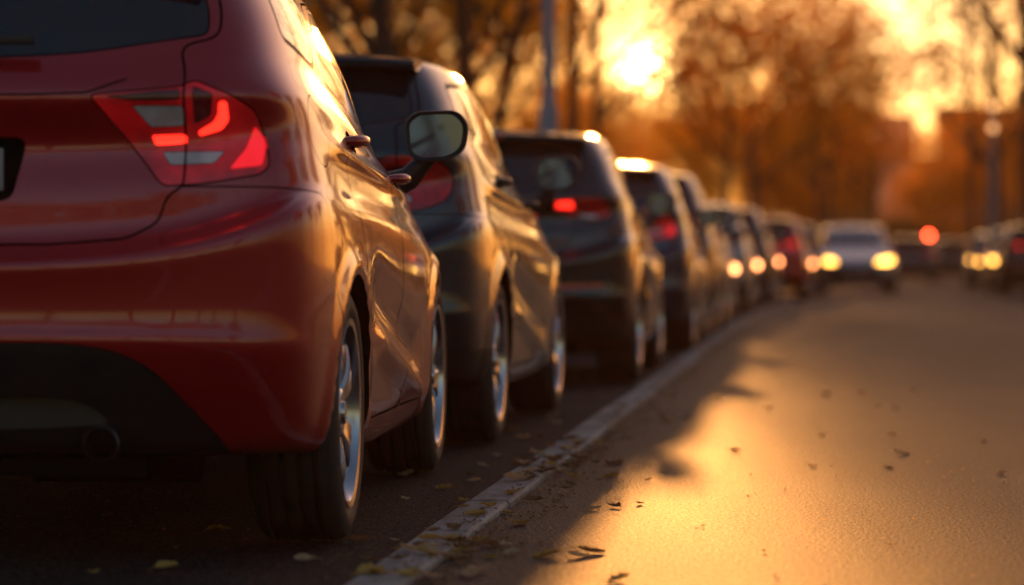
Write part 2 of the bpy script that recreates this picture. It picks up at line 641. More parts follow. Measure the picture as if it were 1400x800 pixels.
# ------------------------------------------------------------------ car designs
HATCH = [
    # zc    zk    z0    z2    zf    w     yr    yf
    (.24, .24, .20, .20, .22, .0, -.52, 3.10),
    (.24, .24, .20, .20, .22, .60, -.52, 3.10),
    (.245, .245, .19, .19, .20, .80, -.62, 3.20),
    (.27, .27, .20, .20, .21, .85, -.68, 3.24),
    (.37, .36, .30, .29, .30, .865, -.735, 3.29),
    (.405, .39, .34, .34, .34, .868, -.760, 3.30),
    (.525, .50, .45, .44, .42, .872, -.815, 3.32),
    (.55, .54, .49, .48, .46, .876, -.800, 3.32),
    (.59, .61, .60, .58, .52, .880, -.796, 3.32),
    (.66, .74, .72, .70, .60, .880, -.800, 3.31),
    (.70, .83, .82, .77, .68, .876, -.808, 3.28),
    (.712, .865, .86, .81, .71, .868, -.790, 3.24),
    (.735, .885, .89, .84, .73, .858, -.725, 3.19),
    (.77, .90, .93, .865, .76, .852, -.700, 3.12),
    (.88, .96, .97, .89, .80, .840, -.700, 2.98),
    (.98, 1.03, 1.03, .93, .85, .828, -.645, 2.78),
    (1.075, 1.10, 1.09, .955, .90, .815, -.710, 2.60),
    (1.115, 1.13, 1.13, .975, .94, .800, -.700, 2.46),
    (1.18, 1.19, 1.17, 1.00, .97, .778, -.650, 2.36),
    (1.21, 1.22, 1.205, 1.03, 1.0, .762, -.635, 2.28),
    (1.32, 1.33, 1.33, 1.20, 1.20, .730, -.570, 1.90),
    (1.44, 1.44, 1.45, 1.44, 1.41, .668, -.470, 1.42),
    (1.485, 1.485, 1.50, 1.49, 1.46, .615, -.470, 1.26),
    (1.505, 1.505, 1.53, 1.515, 1.48, .42, -.400, 1.15),
    (1.51, 1.51, 1.535, 1.52, 1.485, .0, -.400, 1.15),
]


def stretch(rows, zmap=None, dw=0, dyr=0):
    out = []
    for r in rows:
        z = [zmap(q) if zmap else q for q in r[:5]]
        out.append((*z, r[5] + (dw if r[5] > 0 else 0), r[6] + dyr * (1 if r[0] > .7 else .3), r[7]))
    return out


def ellipse(cx, cz, a, b, n=24, tilt=0):
    c, s = math.cos(tilt), math.sin(tilt)
    return [(cx + a * math.cos(2 * PI * k / n) * c - b * math.sin(2 * PI * k / n) * s,
             cz + a * math.cos(2 * PI * k / n) * s + b * math.sin(2 * PI * k / n) * c) for k in range(n)]


def tidy(me, keep):
    """drop pieces that lie wholly on the wrong side of a test"""
    return me


def build_car(name, label, cat, group, spec):
    rows = spec['rows']; WB = spec.get('wb', 2.56); RT = spec.get('rt', .325)
    PM = spec['paint']
    H = spec.get('h', lambda z: z)        # height mapping of all cut outlines
    hz = lambda poly: [(a, H(b)) for a, b in poly]
    root = empty(name, label, cat, group=group)
    shell = body_mesh(rows, WB, RT, spec.get('nu', 110), spec.get('nv', 120))
    surf = Surf(shell)
    body = shell
    # wheel housings
    for cy in (0, WB):
        for s in (False, True):
            pl = ellipse(cy, RT + .005, RT + .024, RT + .022, 64)
            body = boolean(body, prism(pl, 'x', .56, 1.2, s), 'DIFFERENCE')
    parts = []
    # tailgate with rear window, plate recess
    tg = hz([(-.555, 1.15), (-.535, 1.215), (-.62, 1.24), (-.62, 1.30), (-.57, 1.455), (.57, 1.455), (.62, 1.30), (.62, 1.24), (.535, 1.215), (.555, 1.15),
             (.555, .885), (.515, .86), (.500, .80), (.43, .762), (.25, .748), (-.25, .748), (-.43, .762), (-.500, .80), (-.515, .86), (-.555, .885)])
    tg = round_poly(tg, .03, 4)
    gate, body = extract(body, tg, 'y', -1.3, -.20, gap=.0035)
    rw = round_poly(hz([(0, 1.185), (.30, 1.195), (.595, 1.245), (.592, 1.30), (.54, 1.435), (0, 1.445), (-.54, 1.435), (-.592, 1.30), (-.595, 1.245), (-.30, 1.195)]), [.0, .1, .02, .03, .04, 0, .04, .03, .02, .1], 5)
    rwin, gate = extract(gate, rw, 'y', -1.3, -.25, gap=.0025)
    # groove under the window running out over the lamps
    for s in (1, -1):
        g = ribbon([(x * s, z) for x, z in hz([(0.002, 1.098), (.2, 1.098), (.33, 1.102), (.42, 1.135), (.52, 1.175)])], .005)
        if s < 0: g = g[::-1]
        gate = boolean(gate, prism(g, 'y', -1.2, -.668), 'DIFFERENCE')
    pr = round_poly(hz([(-.185, 1.0), (-.155, .85), (.155, .85), (.185, 1.0)]), .03, 4)
    gate = boolean(gate, prism(pr, 'y', -1.2, -.645), 'DIFFERENCE')
    # tail lamps, cut from tailgate (inner) and body (outer)
    lamp_out = round_poly(hz(spec['lamp']), spec.get('lamp_r', .018), 4)
    tl = []
    for s in (False, True):
        for tagn in ('inner', 'outer'):
            if tagn == 'inner':
                a, gate = extract(gate, lamp_out, 'y', -1.3, -.30, s, gap=.0025)
            else:
                a, body = extract(body, lamp_out, 'y', -1.3, -.30, s, gap=.0025)
            if not len(a.polygons):
                continue
            subs = []
            for (kind, poly) in spec['lamp_parts']:
                q, a2 = extract(a, round_poly(hz(poly), .008, 3), 'y', -1.3, -.45, s, gap=.0012)
                if len(q.polygons) > 3 and len(a2.polygons):
                    a = a2
                    subs.append((kind, q))
            tl.append((a, subs))
    gate_o = finish('tailgate', gate, surf, root, PM)
    rw_o = finish('rear_window', rwin, surf, gate_o, M['glass'])
    for a, subs in tl:
        lo = finish('taillight', a, surf, root, spec.get('lamp_mat', M['lamp_red']), M['lamp_deep'])
        for kind, q in subs:
            if kind in ('lamp_hot', 'lamp_lit', 'lamp_clear', 'lamp_deep', 'lamp_amber'):
                nm = {'lamp_hot': 'corner_light', 'lamp_lit': 'lit_bar', 'lamp_clear': 'reversing_lamp', 'lamp_deep': 'reflector', 'lamp_amber': 'indicator_lamp'}[kind]
                finish(nm, q, surf, lo, M[kind], M[kind])
    # rear bumper and black valance
    bp = round_poly(hz([(-1.2, .1), (-1.2, .884), (-.60, .884), (-.42, .872), (-.385, .80), (-.30, .60), (-.25, .40), (-.24, .1)]), [0, 0, .02, .03, .05, 0, 0, 0], 4)
    bump = boolean(body, prism(offset_poly(bp, -.002), 'x', -1.3, 1.3), 'INTERSECT')
    body = boolean(body, prism(offset_poly(bp, .002), 'x', -1.3, 1.3), 'DIFFERENCE')
    vp = round_poly(hz(spec['valance']), .06, 6)
    val, bump = extract(bump, vp, 'y', -1.3, -.10, gap=.002)
    for pl in spec.get('bumper_reflectors', []):
        for s in (False, True):
            q, bump = extract(bump, round_poly(hz(pl), .01, 3), 'y', -1.3, -.6, s, gap=.002)
            parts.append(('bumper_reflector', q, M['lamp_lit'] if spec.get('refl_lit') else M['lamp_red'], None))
    bump_o = finish('rear_bumper', bump, surf, root, PM)
    # a hollow under a ledge in the valance
    lg = round_poly(hz([(-.42, .20), (-.38, .355), (-.30, .395), (.30, .395), (.38, .355), (.42, .20)]), .05, 5)
    val = boolean(val, prism(lg, 'y', -1.3, -.705), 'DIFFERENCE')
    val_o = finish('rear_valance', val, surf, bump_o, M['trim'], M['trim'])
    # doors with windows
    F2 = WB - 2.56
    rd = hz([(.46, .285), (.455, .42), (.40, .58), (.28, .71), (.17, .86), (.155, 1.06), (.24, 1.18), (.36, 1.34), (.44, 1.40), (1.29, 1.455), (1.27, 1.05), (1.26, .285)])
    fd = hz([(1.275, .285), (1.285, 1.05), (1.305, 1.455), (1.46, 1.43), (1.86, 1.17), (2.10 + F2, 1.00), (2.13 + F2, .85), (2.10 + F2, .60), (2.03 + F2, .40), (1.97 + F2, .285)])
    rwn = hz([(.34, 1.185), (.47, 1.335), (.60, 1.385), (1.245, 1.415), (1.235, 1.105)])
    fwn = hz([(1.315, 1.095), (1.335, 1.415), (1.45, 1.39), (1.80, 1.165), (1.99, 1.025)])
    qwn = hz([(-.27, 1.262), (.02, 1.222), (.13, 1.215), (.20, 1.26), (.30, 1.37), (.22, 1.395), (-.22, 1.375)])
    for s in (False, True):
        sx = -1 if s else 1
        d1, body = extract(body, round_poly(rd, .04, 4), 'x', .40, 1.3, s, gap=.0042)
        f1, d1 = extract(d1, offset_poly(round_poly(rwn, .03, 4), .014), 'x', .30, 1.3, s, gap=.001)
        w1, f1 = extract(f1, round_poly(rwn, .03, 4), 'x', .25, 1.3, s, gap=.0015)
        d2, body = extract(body, round_poly(fd, .04, 4), 'x', .40, 1.3, s, gap=.0042)
        f2, d2 = extract(d2, offset_poly(round_poly(fwn, .03, 4), .014), 'x', .30, 1.3, s, gap=.001)
        w2, f2 = extract(f2, round_poly(fwn, .03, 4), 'x', .25, 1.3, s, gap=.0015)
        fq, body = extract(body, offset_poly(round_poly(qwn, .03, 4), .014), 'x', .40, 1.3, s, gap=.001)
        q1, fq = extract(fq, round_poly(qwn, .03, 4), 'x', .35, 1.3, s, gap=.0015)
        hs = [(.36, H(1.025)), (1.47, H(.955))]
        ho = []
        for k, (hy, hzz) in enumerate(hs):
            el = ellipse(hy, hzz, .075, .030, 24)
            loc, n, i, dd = surf.b.find_nearest(Vector((.86 * sx, hy, hzz)))
            xs = abs(loc.x)
            cut = prism(el, 'x', xs - .022, 1.3, s)
            if k == 0: d1 = boolean(d1, cut, 'DIFFERENCE')
            else: d2 = boolean(d2, cut, 'DIFFERENCE')
            ho.append((hy, hzz, xs))
        do1 = finish('rear_door', d1, surf, root, PM)
        finish('window_frame', f1, surf, do1, M['gloss_black'])
        finish('door_window', w1, surf, do1, M['glass'])
        do2 = finish('front_door', d2, surf, root, PM)
        finish('window_frame', f2, surf, do2, M['gloss_black'])
        finish('door_window', w2, surf, do2, M['glass'])
        fo = finish('window_frame', fq, surf, root, M['gloss_black'])
        finish('quarter_window', q1, surf, fo, M['glass'])
        for (hy, hzz, xs), dp in zip(ho, (do1, do2)):
            bm = bmesh.new()
            add_tube(bm, [(sx * (xs - .015), hy - .095, hzz), (sx * (xs + .012), hy - .085, hzz), (sx * (xs + .028), hy - .05, hzz + .002), (sx * (xs + .032), hy, hzz + .003),
                          (sx * (xs + .028), hy + .05, hzz + .002), (sx * (xs + .012), hy + .085, hzz), (sx * (xs - .015), hy + .095, hzz)],
                     [.010, .014, .015, .015, .015, .014, .010], 12)
            from_bm('door_handle', bm, spec.get('handle', PM), dp)
        # mirror
        mx, my, mz = .905 * sx, 2.00 + F2, H(1.105)
        bm = bmesh.new()
        out = round_poly([(-.085, -.055), (-.095, .045), (-.06, .078), (.07, .082), (.108, .04), (.095, -.045), (.04, -.075), (-.05, -.078)], .035, 4)
        ringd = [(0, 1.0), (.012, 1.03), (.035, 1.0), (.075, .82), (.105, .5), (.115, .12)]
        rings = []
        for (dy, sc) in ringd:
            rings.append([bm.verts.new((mx + sx * p[0] * sc, my + dy, mz + p[1] * sc)) for p in out])
        m_ = len(out)
        for i in range(len(rings) - 1):
            for k in range(m_):
                bm.faces.new((rings[i][k], rings[i][(k + 1) % m_], rings[i + 1][(k + 1) % m_], rings[i + 1][k]))
        bm.faces.new(rings[-1])
        inn = [bm.verts.new((mx + sx * p[0] * .88, my + .006, mz + p[1] * .88)) for p in out]
        for k in range(m_):
            bm.faces.new((rings[0][k], inn[k], inn[(k + 1) % m_], rings[0][(k + 1) % m_]))
        bm.faces.new(inn)
        mo = from_bm('side_mirror', bm, M['trim'], root)
        bm = bmesh.new()
        a = [bm.verts.new((mx + sx * p[0] * .86, my + .001, mz + p[1] * .86)) for p in out]
        b = [bm.verts.new((mx + sx * p[0] * .87, my + .005, mz + p[1] * .87)) for p in out]
        bm.faces.new(a); bm.faces.new(b[::-1])
        for k in range(m_):
            bm.faces.new((a[k], b[k], b[(k + 1) % m_], a[(k + 1) % m_]))
        from_bm('mirror_glass', bm, M['mirror'], mo, smooth=False)
        bm = bmesh.new()
        add_tube(bm, [(.76 * sx, my + .06, mz - .155), (.82 * sx, my + .055, mz - .13), (.87 * sx, my + .05, mz - .075), (.90 * sx, my + .05, mz - .04)], [.046, .038, .030, .030], 12)
        from_bm('mirror_stalk', bm, M['trim'], mo)
    # fuel flap on the kerb side
    ff = ellipse(-.25, H(1.03), .115, .088, 40, .15)
    q, body = extract(body, ff, 'x', .40, 1.3, False, gap=.0022)
    parts.append(('fuel_flap', q, PM, None))
    # front: windscreen, bonnet, bumper, lamps, grille
    ws = round_poly(hz([(-.66, 1.03), (-.49, 1.425), (.49, 1.425), (.66, 1.03), (.35, 1.015), (-.35, 1.015)]), .04, 4)
    q, body = extract(body, ws, 'y', 1.0, 2.38 + F2, gap=.0025)
    parts.append(('windscreen', q, M['glass'], None))
    fbm = hz([(2.84 + F2, .10), (2.90 + F2, .40), (2.93 + F2, .60), (2.98 + F2, .645), (3.6 + F2, .645), (3.6 + F2, .10)])
    fb = boolean(body, prism(offset_poly(fbm, -.002), 'x', -1.3, 1.3), 'INTERSECT')
    body = boolean(body, prism(offset_poly(fbm, .002), 'x', -1.3, 1.3), 'DIFFERENCE')
    grl = round_poly(hz([(-.46, .335), (-.52, .52), (-.40, .61), (.40, .61), (.52, .52), (.46, .335), (.40, .29), (-.40, .29)]), .04, 4)
    q, fb = extract(fb, grl, 'y', 3.0 + F2, 4.0 + F2, gap=.002)
    parts.append(('grille', q, M['trim'], None))
    hl = round_poly(hz([(.42, .655), (.46, .735), (.62, .775), (.80, .80), (.80, .70), (.70, .652)]), .03, 4)
    for s in (False, True):
        q, body = extract(body, hl, 'y', 2.7 + F2, 4.0 + F2, s, gap=.0025)
        parts.append(('headlight', q, M['head_lit'] if spec.get('lit') else M['head_lens'], M['head_lens']))
    bo = finish('body', body, surf, root, PM)
    fb_o = finish('front_bumper', fb, surf, root, PM)
    for (nm, q, mt, sm) in parts:
        par = root
        if nm == 'bumper_reflector': par = bump_o
        if nm == 'grille': par = fb_o
        if len(q.polygons):
            finish(nm, q, surf, par, mt, sm)
    # number plates
    bm = bmesh.new(); add_box(bm, (-.125, -.652, H(.875)), (.125, -.645, H(.875) + .10), .003)
    from_bm('number_plate', bm, M['plate'], gate_o)
    bm = bmesh.new(); add_box(bm, (-.25, 3.30 + F2, .40), (.25, 3.315 + F2, .50), .003)
    from_bm('number_plate', bm, M['plate'], fb_o)
    # rear wiper
    bm = bmesh.new()
    add_box(bm, (-.30, -.690, H(1.215)), (.205, -.668, H(1.238)), .006)
    add_tube(bm, [(-.02, -.66, H(1.17)), (-.02, -.705, H(1.19)), (.05, -.70, H(1.225))], [.022, .02, .010], 10)
    from_bm('wiper', bm, M['trim'], gate_o)
    # exhaust tailpipe
    for s in spec.get('pipes', (1,)):
        bm = bmesh.new()
        add_tube_open = [( .40 * s, -.40, H(.272)), (.375 * s, -.60, H(.285)), (.372 * s, -.735, H(.287))]
        rings = []
        n = 24
        def ring(y, r, c):
            return [bm.verts.new((c[0] + r * math.cos(2 * PI * k / n), y, c[2] + r * math.sin(2 * PI * k / n))) for k in range(n)]
        c = add_tube_open[-1]
        rr = [ring(-.45, .034, c), ring(-.70, .040, c), ring(-.735, .042, c), ring(-.738, .039, c), ring(-.72, .035, c), ring(-.45, .030, c)]
        for i in range(5):
            for k in range(n):
                bm.faces.new((rr[i][k], rr[i][(k + 1) % n], rr[i + 1][(k + 1) % n], rr[i + 1][k]))
        from_bm('tailpipe', bm, M['disc'], root)
    # underside: dark pan, rear axle beam, silencer
    bm = bmesh.new()
    add_box(bm, (-.45, -.60, .20), (.45, 2.9, .26), .01)
    add_tube(bm, [(-.66, 0, .27), (.66, 0, .27)], [.035, .035], 10)
    add_tube(bm, [(.15, -.42, .25), (.55, -.42, .25)], [.075, .075], 14)
    from_bm('underbody', bm, M['inner'], root)
    # spoiler lip over the rear window
    bm = bmesh.new()
    n = 24
    L = []
    for i in range(n + 1):
        x = -.60 + 1.20 * i / n
        e = (abs(x) / .60)
        yb = -.52 + .05 * e ** 3; zz = H(1.492) - .022 * e ** 2
        L.append([bm.verts.new(p) for p in ((x, yb + .22, zz - .012), (x, yb + .10, zz + .008), (x, yb - .045, zz - .012), (x, yb - .055, zz - .024), (x, yb - .03, zz - .040), (x, yb + .10, zz - .05))])
    for i in range(n):
        for k in range(6):
            bm.faces.new((L[i][k], L[i][(k + 1) % 6], L[i + 1][(k + 1) % 6], L[i + 1][k]))
    bm.faces.new(L[0][::-1]); bm.faces.new(L[-1])
    sp = from_bm('roof_spoiler', bm, PM, root)
    bm = bmesh.new(); add_box(bm, (-.13, -.578, H(1.492) - .036), (.13, -.560, H(1.492) - .022), .003)
    from_bm('brake_light', bm, M['lamp_red'], sp)
    # wheels
    tw = .225 if RT < .34 else .235
    tyre, rim, hub = spec['wheels']
    for cy in (0, WB):
        for sx in (1, -1):
            h = bpy.data.objects.new('wheel', hub); COL.objects.link(h)
            h.parent = root
            h.location = (sx * (.868 + spec.get('dw', 0) - tw / 2), cy, RT)
            h.rotation_euler = (random.uniform(0, 1.2), 0, 0 if sx > 0 else PI)
            for nm, me in (('tyre', tyre), ('rim', rim)):
                c = bpy.data.objects.new(nm, me); COL.objects.link(c); c.parent = h
    return root


def kids(o):
    return [c for c in bpy.data.objects if c.parent is o]


def copy_car(src, newpaint, oldpaint, label, loc, rz, name=None, group=None, extra=None):
    r = src.copy(); COL.objects.link(r)
    if name: r.name = name
    r.location = loc; r.rotation_euler = (0, 0, rz)
    r['label'] = label
    if group: r['group'] = group
    def cp(o, par):
        c = o.copy(); COL.objects.link(c); c.parent = par
        for sl_ in c.material_slots:
            if sl_.material is oldpaint:
                sl_.link = 'OBJECT'; sl_.material = newpaint
            elif extra and sl_.material in extra:
                new = extra[sl_.material]
                sl_.link = 'OBJECT'; sl_.material = new
        return c
    for ch in KIDS[src.name]:
        c = cp(ch, r)
        for g in KIDS.get(ch.name, []):
            cp(g, c)
    return r


KIDS = {}


def index_kids():
    KIDS.clear()
    for o in bpy.data.objects:
        if o.parent is not None:
            KIDS.setdefault(o.parent.name, []).append(o)


lampA = [(.335, 1.098), (.545, 1.118), (.575, 1.135), (.66, 1.100), (.712, 1.065), (.735, .985), (.745, .935), (.725, .912), (.60, .890), (.505, .884)]
partsA = [
    ('lamp_clear', [(.435, 1.072), (.552, 1.072), (.552, 1.026), (.475, 1.022)]),
    ('lamp_lit', [(.475, 1.004), (.552, 1.007), (.552, .986), (.485, .980)]),
    ('lamp_clear', [(.50, .965), (.645, .968), (.62, .938), (.52, .934)]),
    ('lamp_lit', [(.632, 1.083), (.650, 1.085), (.652, 1.040), (.635, 1.018), (.585, 1.002), (.582, 1.014), (.618, 1.035), (.630, 1.055)]),
    ('lamp_deep', [(.575, 1.118), (.62, 1.10), (.612, 1.05), (.575, 1.03)]),
    ('lamp_deep', [(.375, 1.094), (.545, 1.110), (.545, 1.086), (.43, 1.084)]),
    ('lamp_hot', [(.655, .925), (.728, .935), (.735, .99), (.708, 1.03), (.690, .975)]),
]
lampB = [(.44, .985), (.455, 1.06), (.52, 1.105), (.66, 1.10), (.74, 1.06), (.755, .99), (.73, .93), (.64, .895), (.52, .90), (.455, .935)]
partsB = [
    ('lamp_deep', [(.47, .985), (.49, 1.05), (.60, 1.07), (.63, 1.02), (.60, .98)]),
    ('lamp_clear', [(.50, .955), (.60, .955), (.61, .93), (.52, .925)]),
]
lampC = [(.42, 1.03), (.43, 1.085), (.56, 1.105), (.70, 1.10), (.75, 1.04), (.74, .985), (.66, .965), (.50, .985)]
partsC = [
    ('lamp_lit', [(.44, 1.035), (.445, 1.072), (.535, 1.078), (.54, 1.03)]),
    ('lamp_clear', [(.57, 1.005), (.68, .995), (.66, .975), (.57, .985)]),
]
valA = [(-.68, .05), (-.655, .27), (-.585, .36), (-.50, .46), (-.41, .507), (-.29, .522), (.29, .522), (.41, .507), (.50, .46), (.585, .36), (.655, .27), (.68, .05)]
valB = [(-1.0, .05), (-1.0, .36), (-.60, .40), (-.45, .47), (-.25, .49), (.25, .49), (.45, .47), (.60, .40), (1.0, .36), (1.0, .05)]

wh = wheel_meshes(.325, .225, .232)
wh2 = wheel_meshes(.345, .235, .235)
ROW = 'cars parked bumper to bumper along the kerb'

car1 = build_car('parked_hatchback', 'deep red hatchback nearest in the row, tail lamp lit, gold light along its doors', 'car', ROW,
                 dict(rows=HATCH, paint=M['red'], lamp=lampA, lamp_parts=partsA, valance=valA, wheels=wh, handle=M['red'], nu=130, nv=150, lamp_mat=M['lamp_glow']))
car2 = build_car('parked_hatchback', 'dark slate hatchback with round unlit tail lamps, parked directly ahead of the red one', 'car', ROW,
                 dict(rows=HATCH, paint=M['teal'], lamp=lampB, lamp_parts=partsB, lamp_r=.05, valance=valB, wheels=wh, handle=M['trim'], pipes=()))
zm = lambda z: z if z < .3 else .3 + (z - .3) * .965
car3 = build_car('parked_suv', 'black tall car with one bright red tail lamp, third in the parked row', 'car', ROW,
                 dict(rows=stretch(HATCH, zm, .015), h=zm, paint=M['black'], lamp=lampC, lamp_parts=partsC, valance=valB, rt=.345, wheels=wh2, dw=.012, pipes=(),
                      handle=M['trim'], bumper_reflectors=[[(.46, .555), (.46, .590), (.72, .600), (.72, .565)]]))

CX1 = -2.06
car1.location = (CX1, 7.87, 0); car1.rotation_euler = (0, 0, R(2.0))
car2.location = (-2.12, 12.2, 0); car2.rotation_euler = (0, 0, R(-.3))
car3.location = (-1.95, 18.45, 0); car3.rotation_euler = (0, 0, R(.2))

bpy.context.view_layer.update()
index_kids()
#CARS_END
# ------------------------------------------------------------------ far cars
def far_car(src, pm, old, label, x, y, rz=0.0, name=None, extra=None, group=ROW):
    return copy_car(src, pm, old, label, (x, y, 0), rz, name, group, extra)


def road_shift(y):
    """the street bends gently to the right beyond 40 m"""
    return 0.0 if y < 30 else .00055 * (y - 30) ** 2


UN = {M['lamp_lit']: M['lamp_red']}
far_car(car1, M['blue'], M['red'], 'dark blue hatchback with a pale reflecting rear pillar, fourth in the parked row', -1.86, 24.9, R(.0), extra=UN)
far_car(car2, M['brown'], M['teal'], 'brown hatchback, fifth in the parked row, between the blue and the pale one', -1.92, 30.4, R(-.3))
far_car(car1, M['white'], M['red'], 'pale grey hatchback, sixth in the parked row', -1.90, 36.4, R(-.5), extra=UN)
far_car(car2, M['silver'], M['teal'], 'silver hatchback, seventh in the parked row, behind the pale grey one', -1.83, 42.6, R(-1))
far_car(car3, M['graphite'], M['black'], 'dark grey tall car, eighth in the parked row, just before the bright red one', -1.72, 49.4, R(-1.5), 'parked_suv', extra=UN)
far_car(car1, M['bright_red'], M['red'], 'bright red hatchback near the far end of the parked row', -1.14, 57.5, R(-2))
far_car(car2, M['graphite'], M['teal'], 'grey hatchback last in view of the parked row, beside the oncoming pale car', -.86, 66.0, R(-2.5))

M['amber_glint'] = emis('glint_disc_glow', (1, .30, .10), 9, (.7, .3, .05))  # added glowing discs stand in for sun glints on the far cars' flanks
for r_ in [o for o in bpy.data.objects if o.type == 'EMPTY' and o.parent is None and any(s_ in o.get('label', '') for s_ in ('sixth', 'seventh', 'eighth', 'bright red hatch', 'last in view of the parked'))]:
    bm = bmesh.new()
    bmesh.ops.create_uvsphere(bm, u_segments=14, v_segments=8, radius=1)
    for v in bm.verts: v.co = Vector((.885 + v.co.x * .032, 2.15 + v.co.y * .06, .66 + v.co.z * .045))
    from_bm('added_glint_disc', bm, M['amber_glint'], r_)

for lbl, sc_ in (('fourth', .98), ('fifth', 1.04), ('sixth', .93), ('seventh', .99), ('eighth', 1.06)):
    for o_ in bpy.data.objects:
        if o_.parent is None and lbl in o_.get('label', ''): o_.scale = (sc_,) * 3
LIT = {M['head_lens']: M['head_lit'], M['lamp_lit']: M['lamp_red']}
far_car(car2, M['silver'], M['teal'], 'pale oncoming car in the street with both headlamps lit', .66, 71.0, PI + R(1.0), 'oncoming_car', extra=LIT, group='cars coming down the street')
far_car(car1, M['blue'], M['red'], 'dark blue car far down the street, left of the red signal', 2.95, 106, R(-2), 'distant_car', extra=UN, group='cars far down the street')
far_car(car3, M['graphite'], M['black'], 'dark tall car far down the street, right below the red signal', 4.6, 112, R(-2), 'distant_car', extra=UN, group='cars far down the street')
far_car(car3, M['black'], M['black'], 'black tall car at the right edge with a red tail lamp lit', 4.55, 66.5, R(-1.5), 'parked_suv', group='cars along the right side')
far_car(car1, M['graphite'], M['red'], 'dark car facing us with lit yellow headlamps, beyond the black one at the right edge', 4.82, 79.0, PI + R(-1), 'parked_car', extra=LIT, group='cars along the right side')
far_car(car2, M['silver'], M['teal'], 'silver car facing us with lit headlamps, last along the right side', 4.93, 92.0, PI + R(-1.0), 'parked_car', extra=LIT, group='cars along the right side')


# ------------------------------------------------------------------ ground
def asphalt(name, a, b, rough, bump, rvar=.1):
    m, t, bs = nmat(name)
    n1 = noise_node(t, 110, 5, 'Object', .75, (1, .42, 1))
    sp = t.nodes.new('ShaderNodeMapRange'); sp.inputs[1].default_value = .38; sp.inputs[2].default_value = .62; sp.inputs[3].default_value = .04; sp.inputs[4].default_value = .34
    t.links.new(n1.outputs['Fac'], sp.inputs[0]); t.links.new(sp.outputs[0], bs.inputs['Specular IOR Level'])
    n2 = noise_node(t, .8, 5, 'Object')
    n3 = noise_node(t, .35, 4, 'Object', .55, (1, .12, 1))
    r1 = ramp(t, n1.outputs['Fac'], [(.36, tuple(c * .4 for c in a)), (.52, a), (.64, b), (.70, tuple(c * 2 for c in b))])
    r2 = ramp(t, n2.outputs['Fac'], [(.3, (.75, .75, .75)), (.7, (1.15, 1.15, 1.15))])
    mx = t.nodes.new('ShaderNodeMixRGB'); mx.blend_type = 'MULTIPLY'; mx.inputs[0].default_value = 1
    t.links.new(r1.outputs[0], mx.inputs[1]); t.links.new(r2.outputs[0], mx.inputs[2])
    t.links.new(mx.outputs[0], bs.inputs['Base Color'])
    mr = t.nodes.new('ShaderNodeMapRange'); mr.inputs[1].default_value = .3; mr.inputs[2].default_value = .7
    mr.inputs[3].default_value = rough - rvar; mr.inputs[4].default_value = rough + rvar
    t.links.new(n3.outputs['Fac'], mr.inputs[0]); t.links.new(mr.outputs[0], bs.inputs['Roughness'])
    vo = t.nodes.new('ShaderNodeTexVoronoi'); vo.inputs['Scale'].default_value = 95
    tcn = t.nodes.new('ShaderNodeTexCoord'); t.links.new(tcn.outputs['Object'], vo.inputs['Vector'])
    ad = t.nodes.new('ShaderNodeMath'); ad.operation = 'ADD'
    t.links.new(vo.outputs['Distance'], ad.inputs[0]); t.links.new(n1.outputs['Fac'], ad.inputs[1])
    bp = t.nodes.new('ShaderNodeBump'); bp.inputs['Strength'].default_value = bump; bp.inputs['Distance'].default_value = .020
    t.links.new(ad.outputs[0], bp.inputs['Height']); t.links.new(bp.outputs[0], bs.inputs['Normal'])
    return m


M['road'] = asphalt('asphalt_road', (.034, .036, .040), (.13, .13, .135), .57, 1.0, .06)
M['lane'] = asphalt('asphalt_parking', (.032, .031, .032), (.10, .095, .09), .75, .9)
M['kerb'] = simple('kerb_stone', (.34, .33, .325), .75, 0, 0, .3, 9, .8, 60)
_t = M['kerb'].node_tree; _b = _t.nodes['Principled BSDF']
_src = _b.inputs['Base Color'].links[0].from_socket
_n = noise_node(_t, 2.6, 7, 'Object', .7, (1.6, .6, 1))
_r = ramp(_t, _n.outputs['Fac'], [(.36, (.52, .47, .42)), (.50, (.85, .83, .8)), (.66, (1.25, 1.25, 1.25))])
_m = _t.nodes.new('ShaderNodeMixRGB'); _m.blend_type = 'MULTIPLY'; _m.inputs[0].default_value = 1
_t.links.new(_src, _m.inputs[1]); _t.links.new(_r.outputs[0], _m.inputs[2]); _t.links.new(_m.outputs[0], _b.inputs['Base Color'])
M['soil'] = simple('leafy_ground', (.08, .05, .028), .95, 0, 0, .5, 1.4, .6, 5)
M['pave'] = simple('pavement_slabs', (.17, .16, .15), .8, 0, 0, .25, 3, .3, 40)


def strip(name, xl, xr, z, mat, y0=-30, y1=420, bend=True, kind='structure'):
    bm = bmesh.new()
    ys = [y0 + (y1 - y0) * (i / 90) for i in range(91)]
    prev = None
    for y in ys:
        s = road_shift(y) if bend else 0
        a = bm.verts.new((xl + s, y, z)); b = bm.verts.new((xr + s, y, z))
        if prev: bm.faces.new((prev[0], prev[1], b, a))
        prev = (a, b)
    o = from_bm(name, bm, mat, smooth=False)
    tag(o, kind=kind)
    return o


bm = bmesh.new()
for x0, y0, x1, y1 in ((-600, -120, 600, 1200),):
    bm.faces.new([bm.verts.new(p) for p in ((x0, y0, -.012), (x1, y0, -.012), (x1, y1, -.012), (x0, y1, -.012))])
tag(from_bm('ground', bm, M['soil'], smooth=False), kind='structure')
strip('parking_lane', -3.35, -.99, -.004, M['lane'])
strip('road', -.92, 6.3, .0, M['road'])
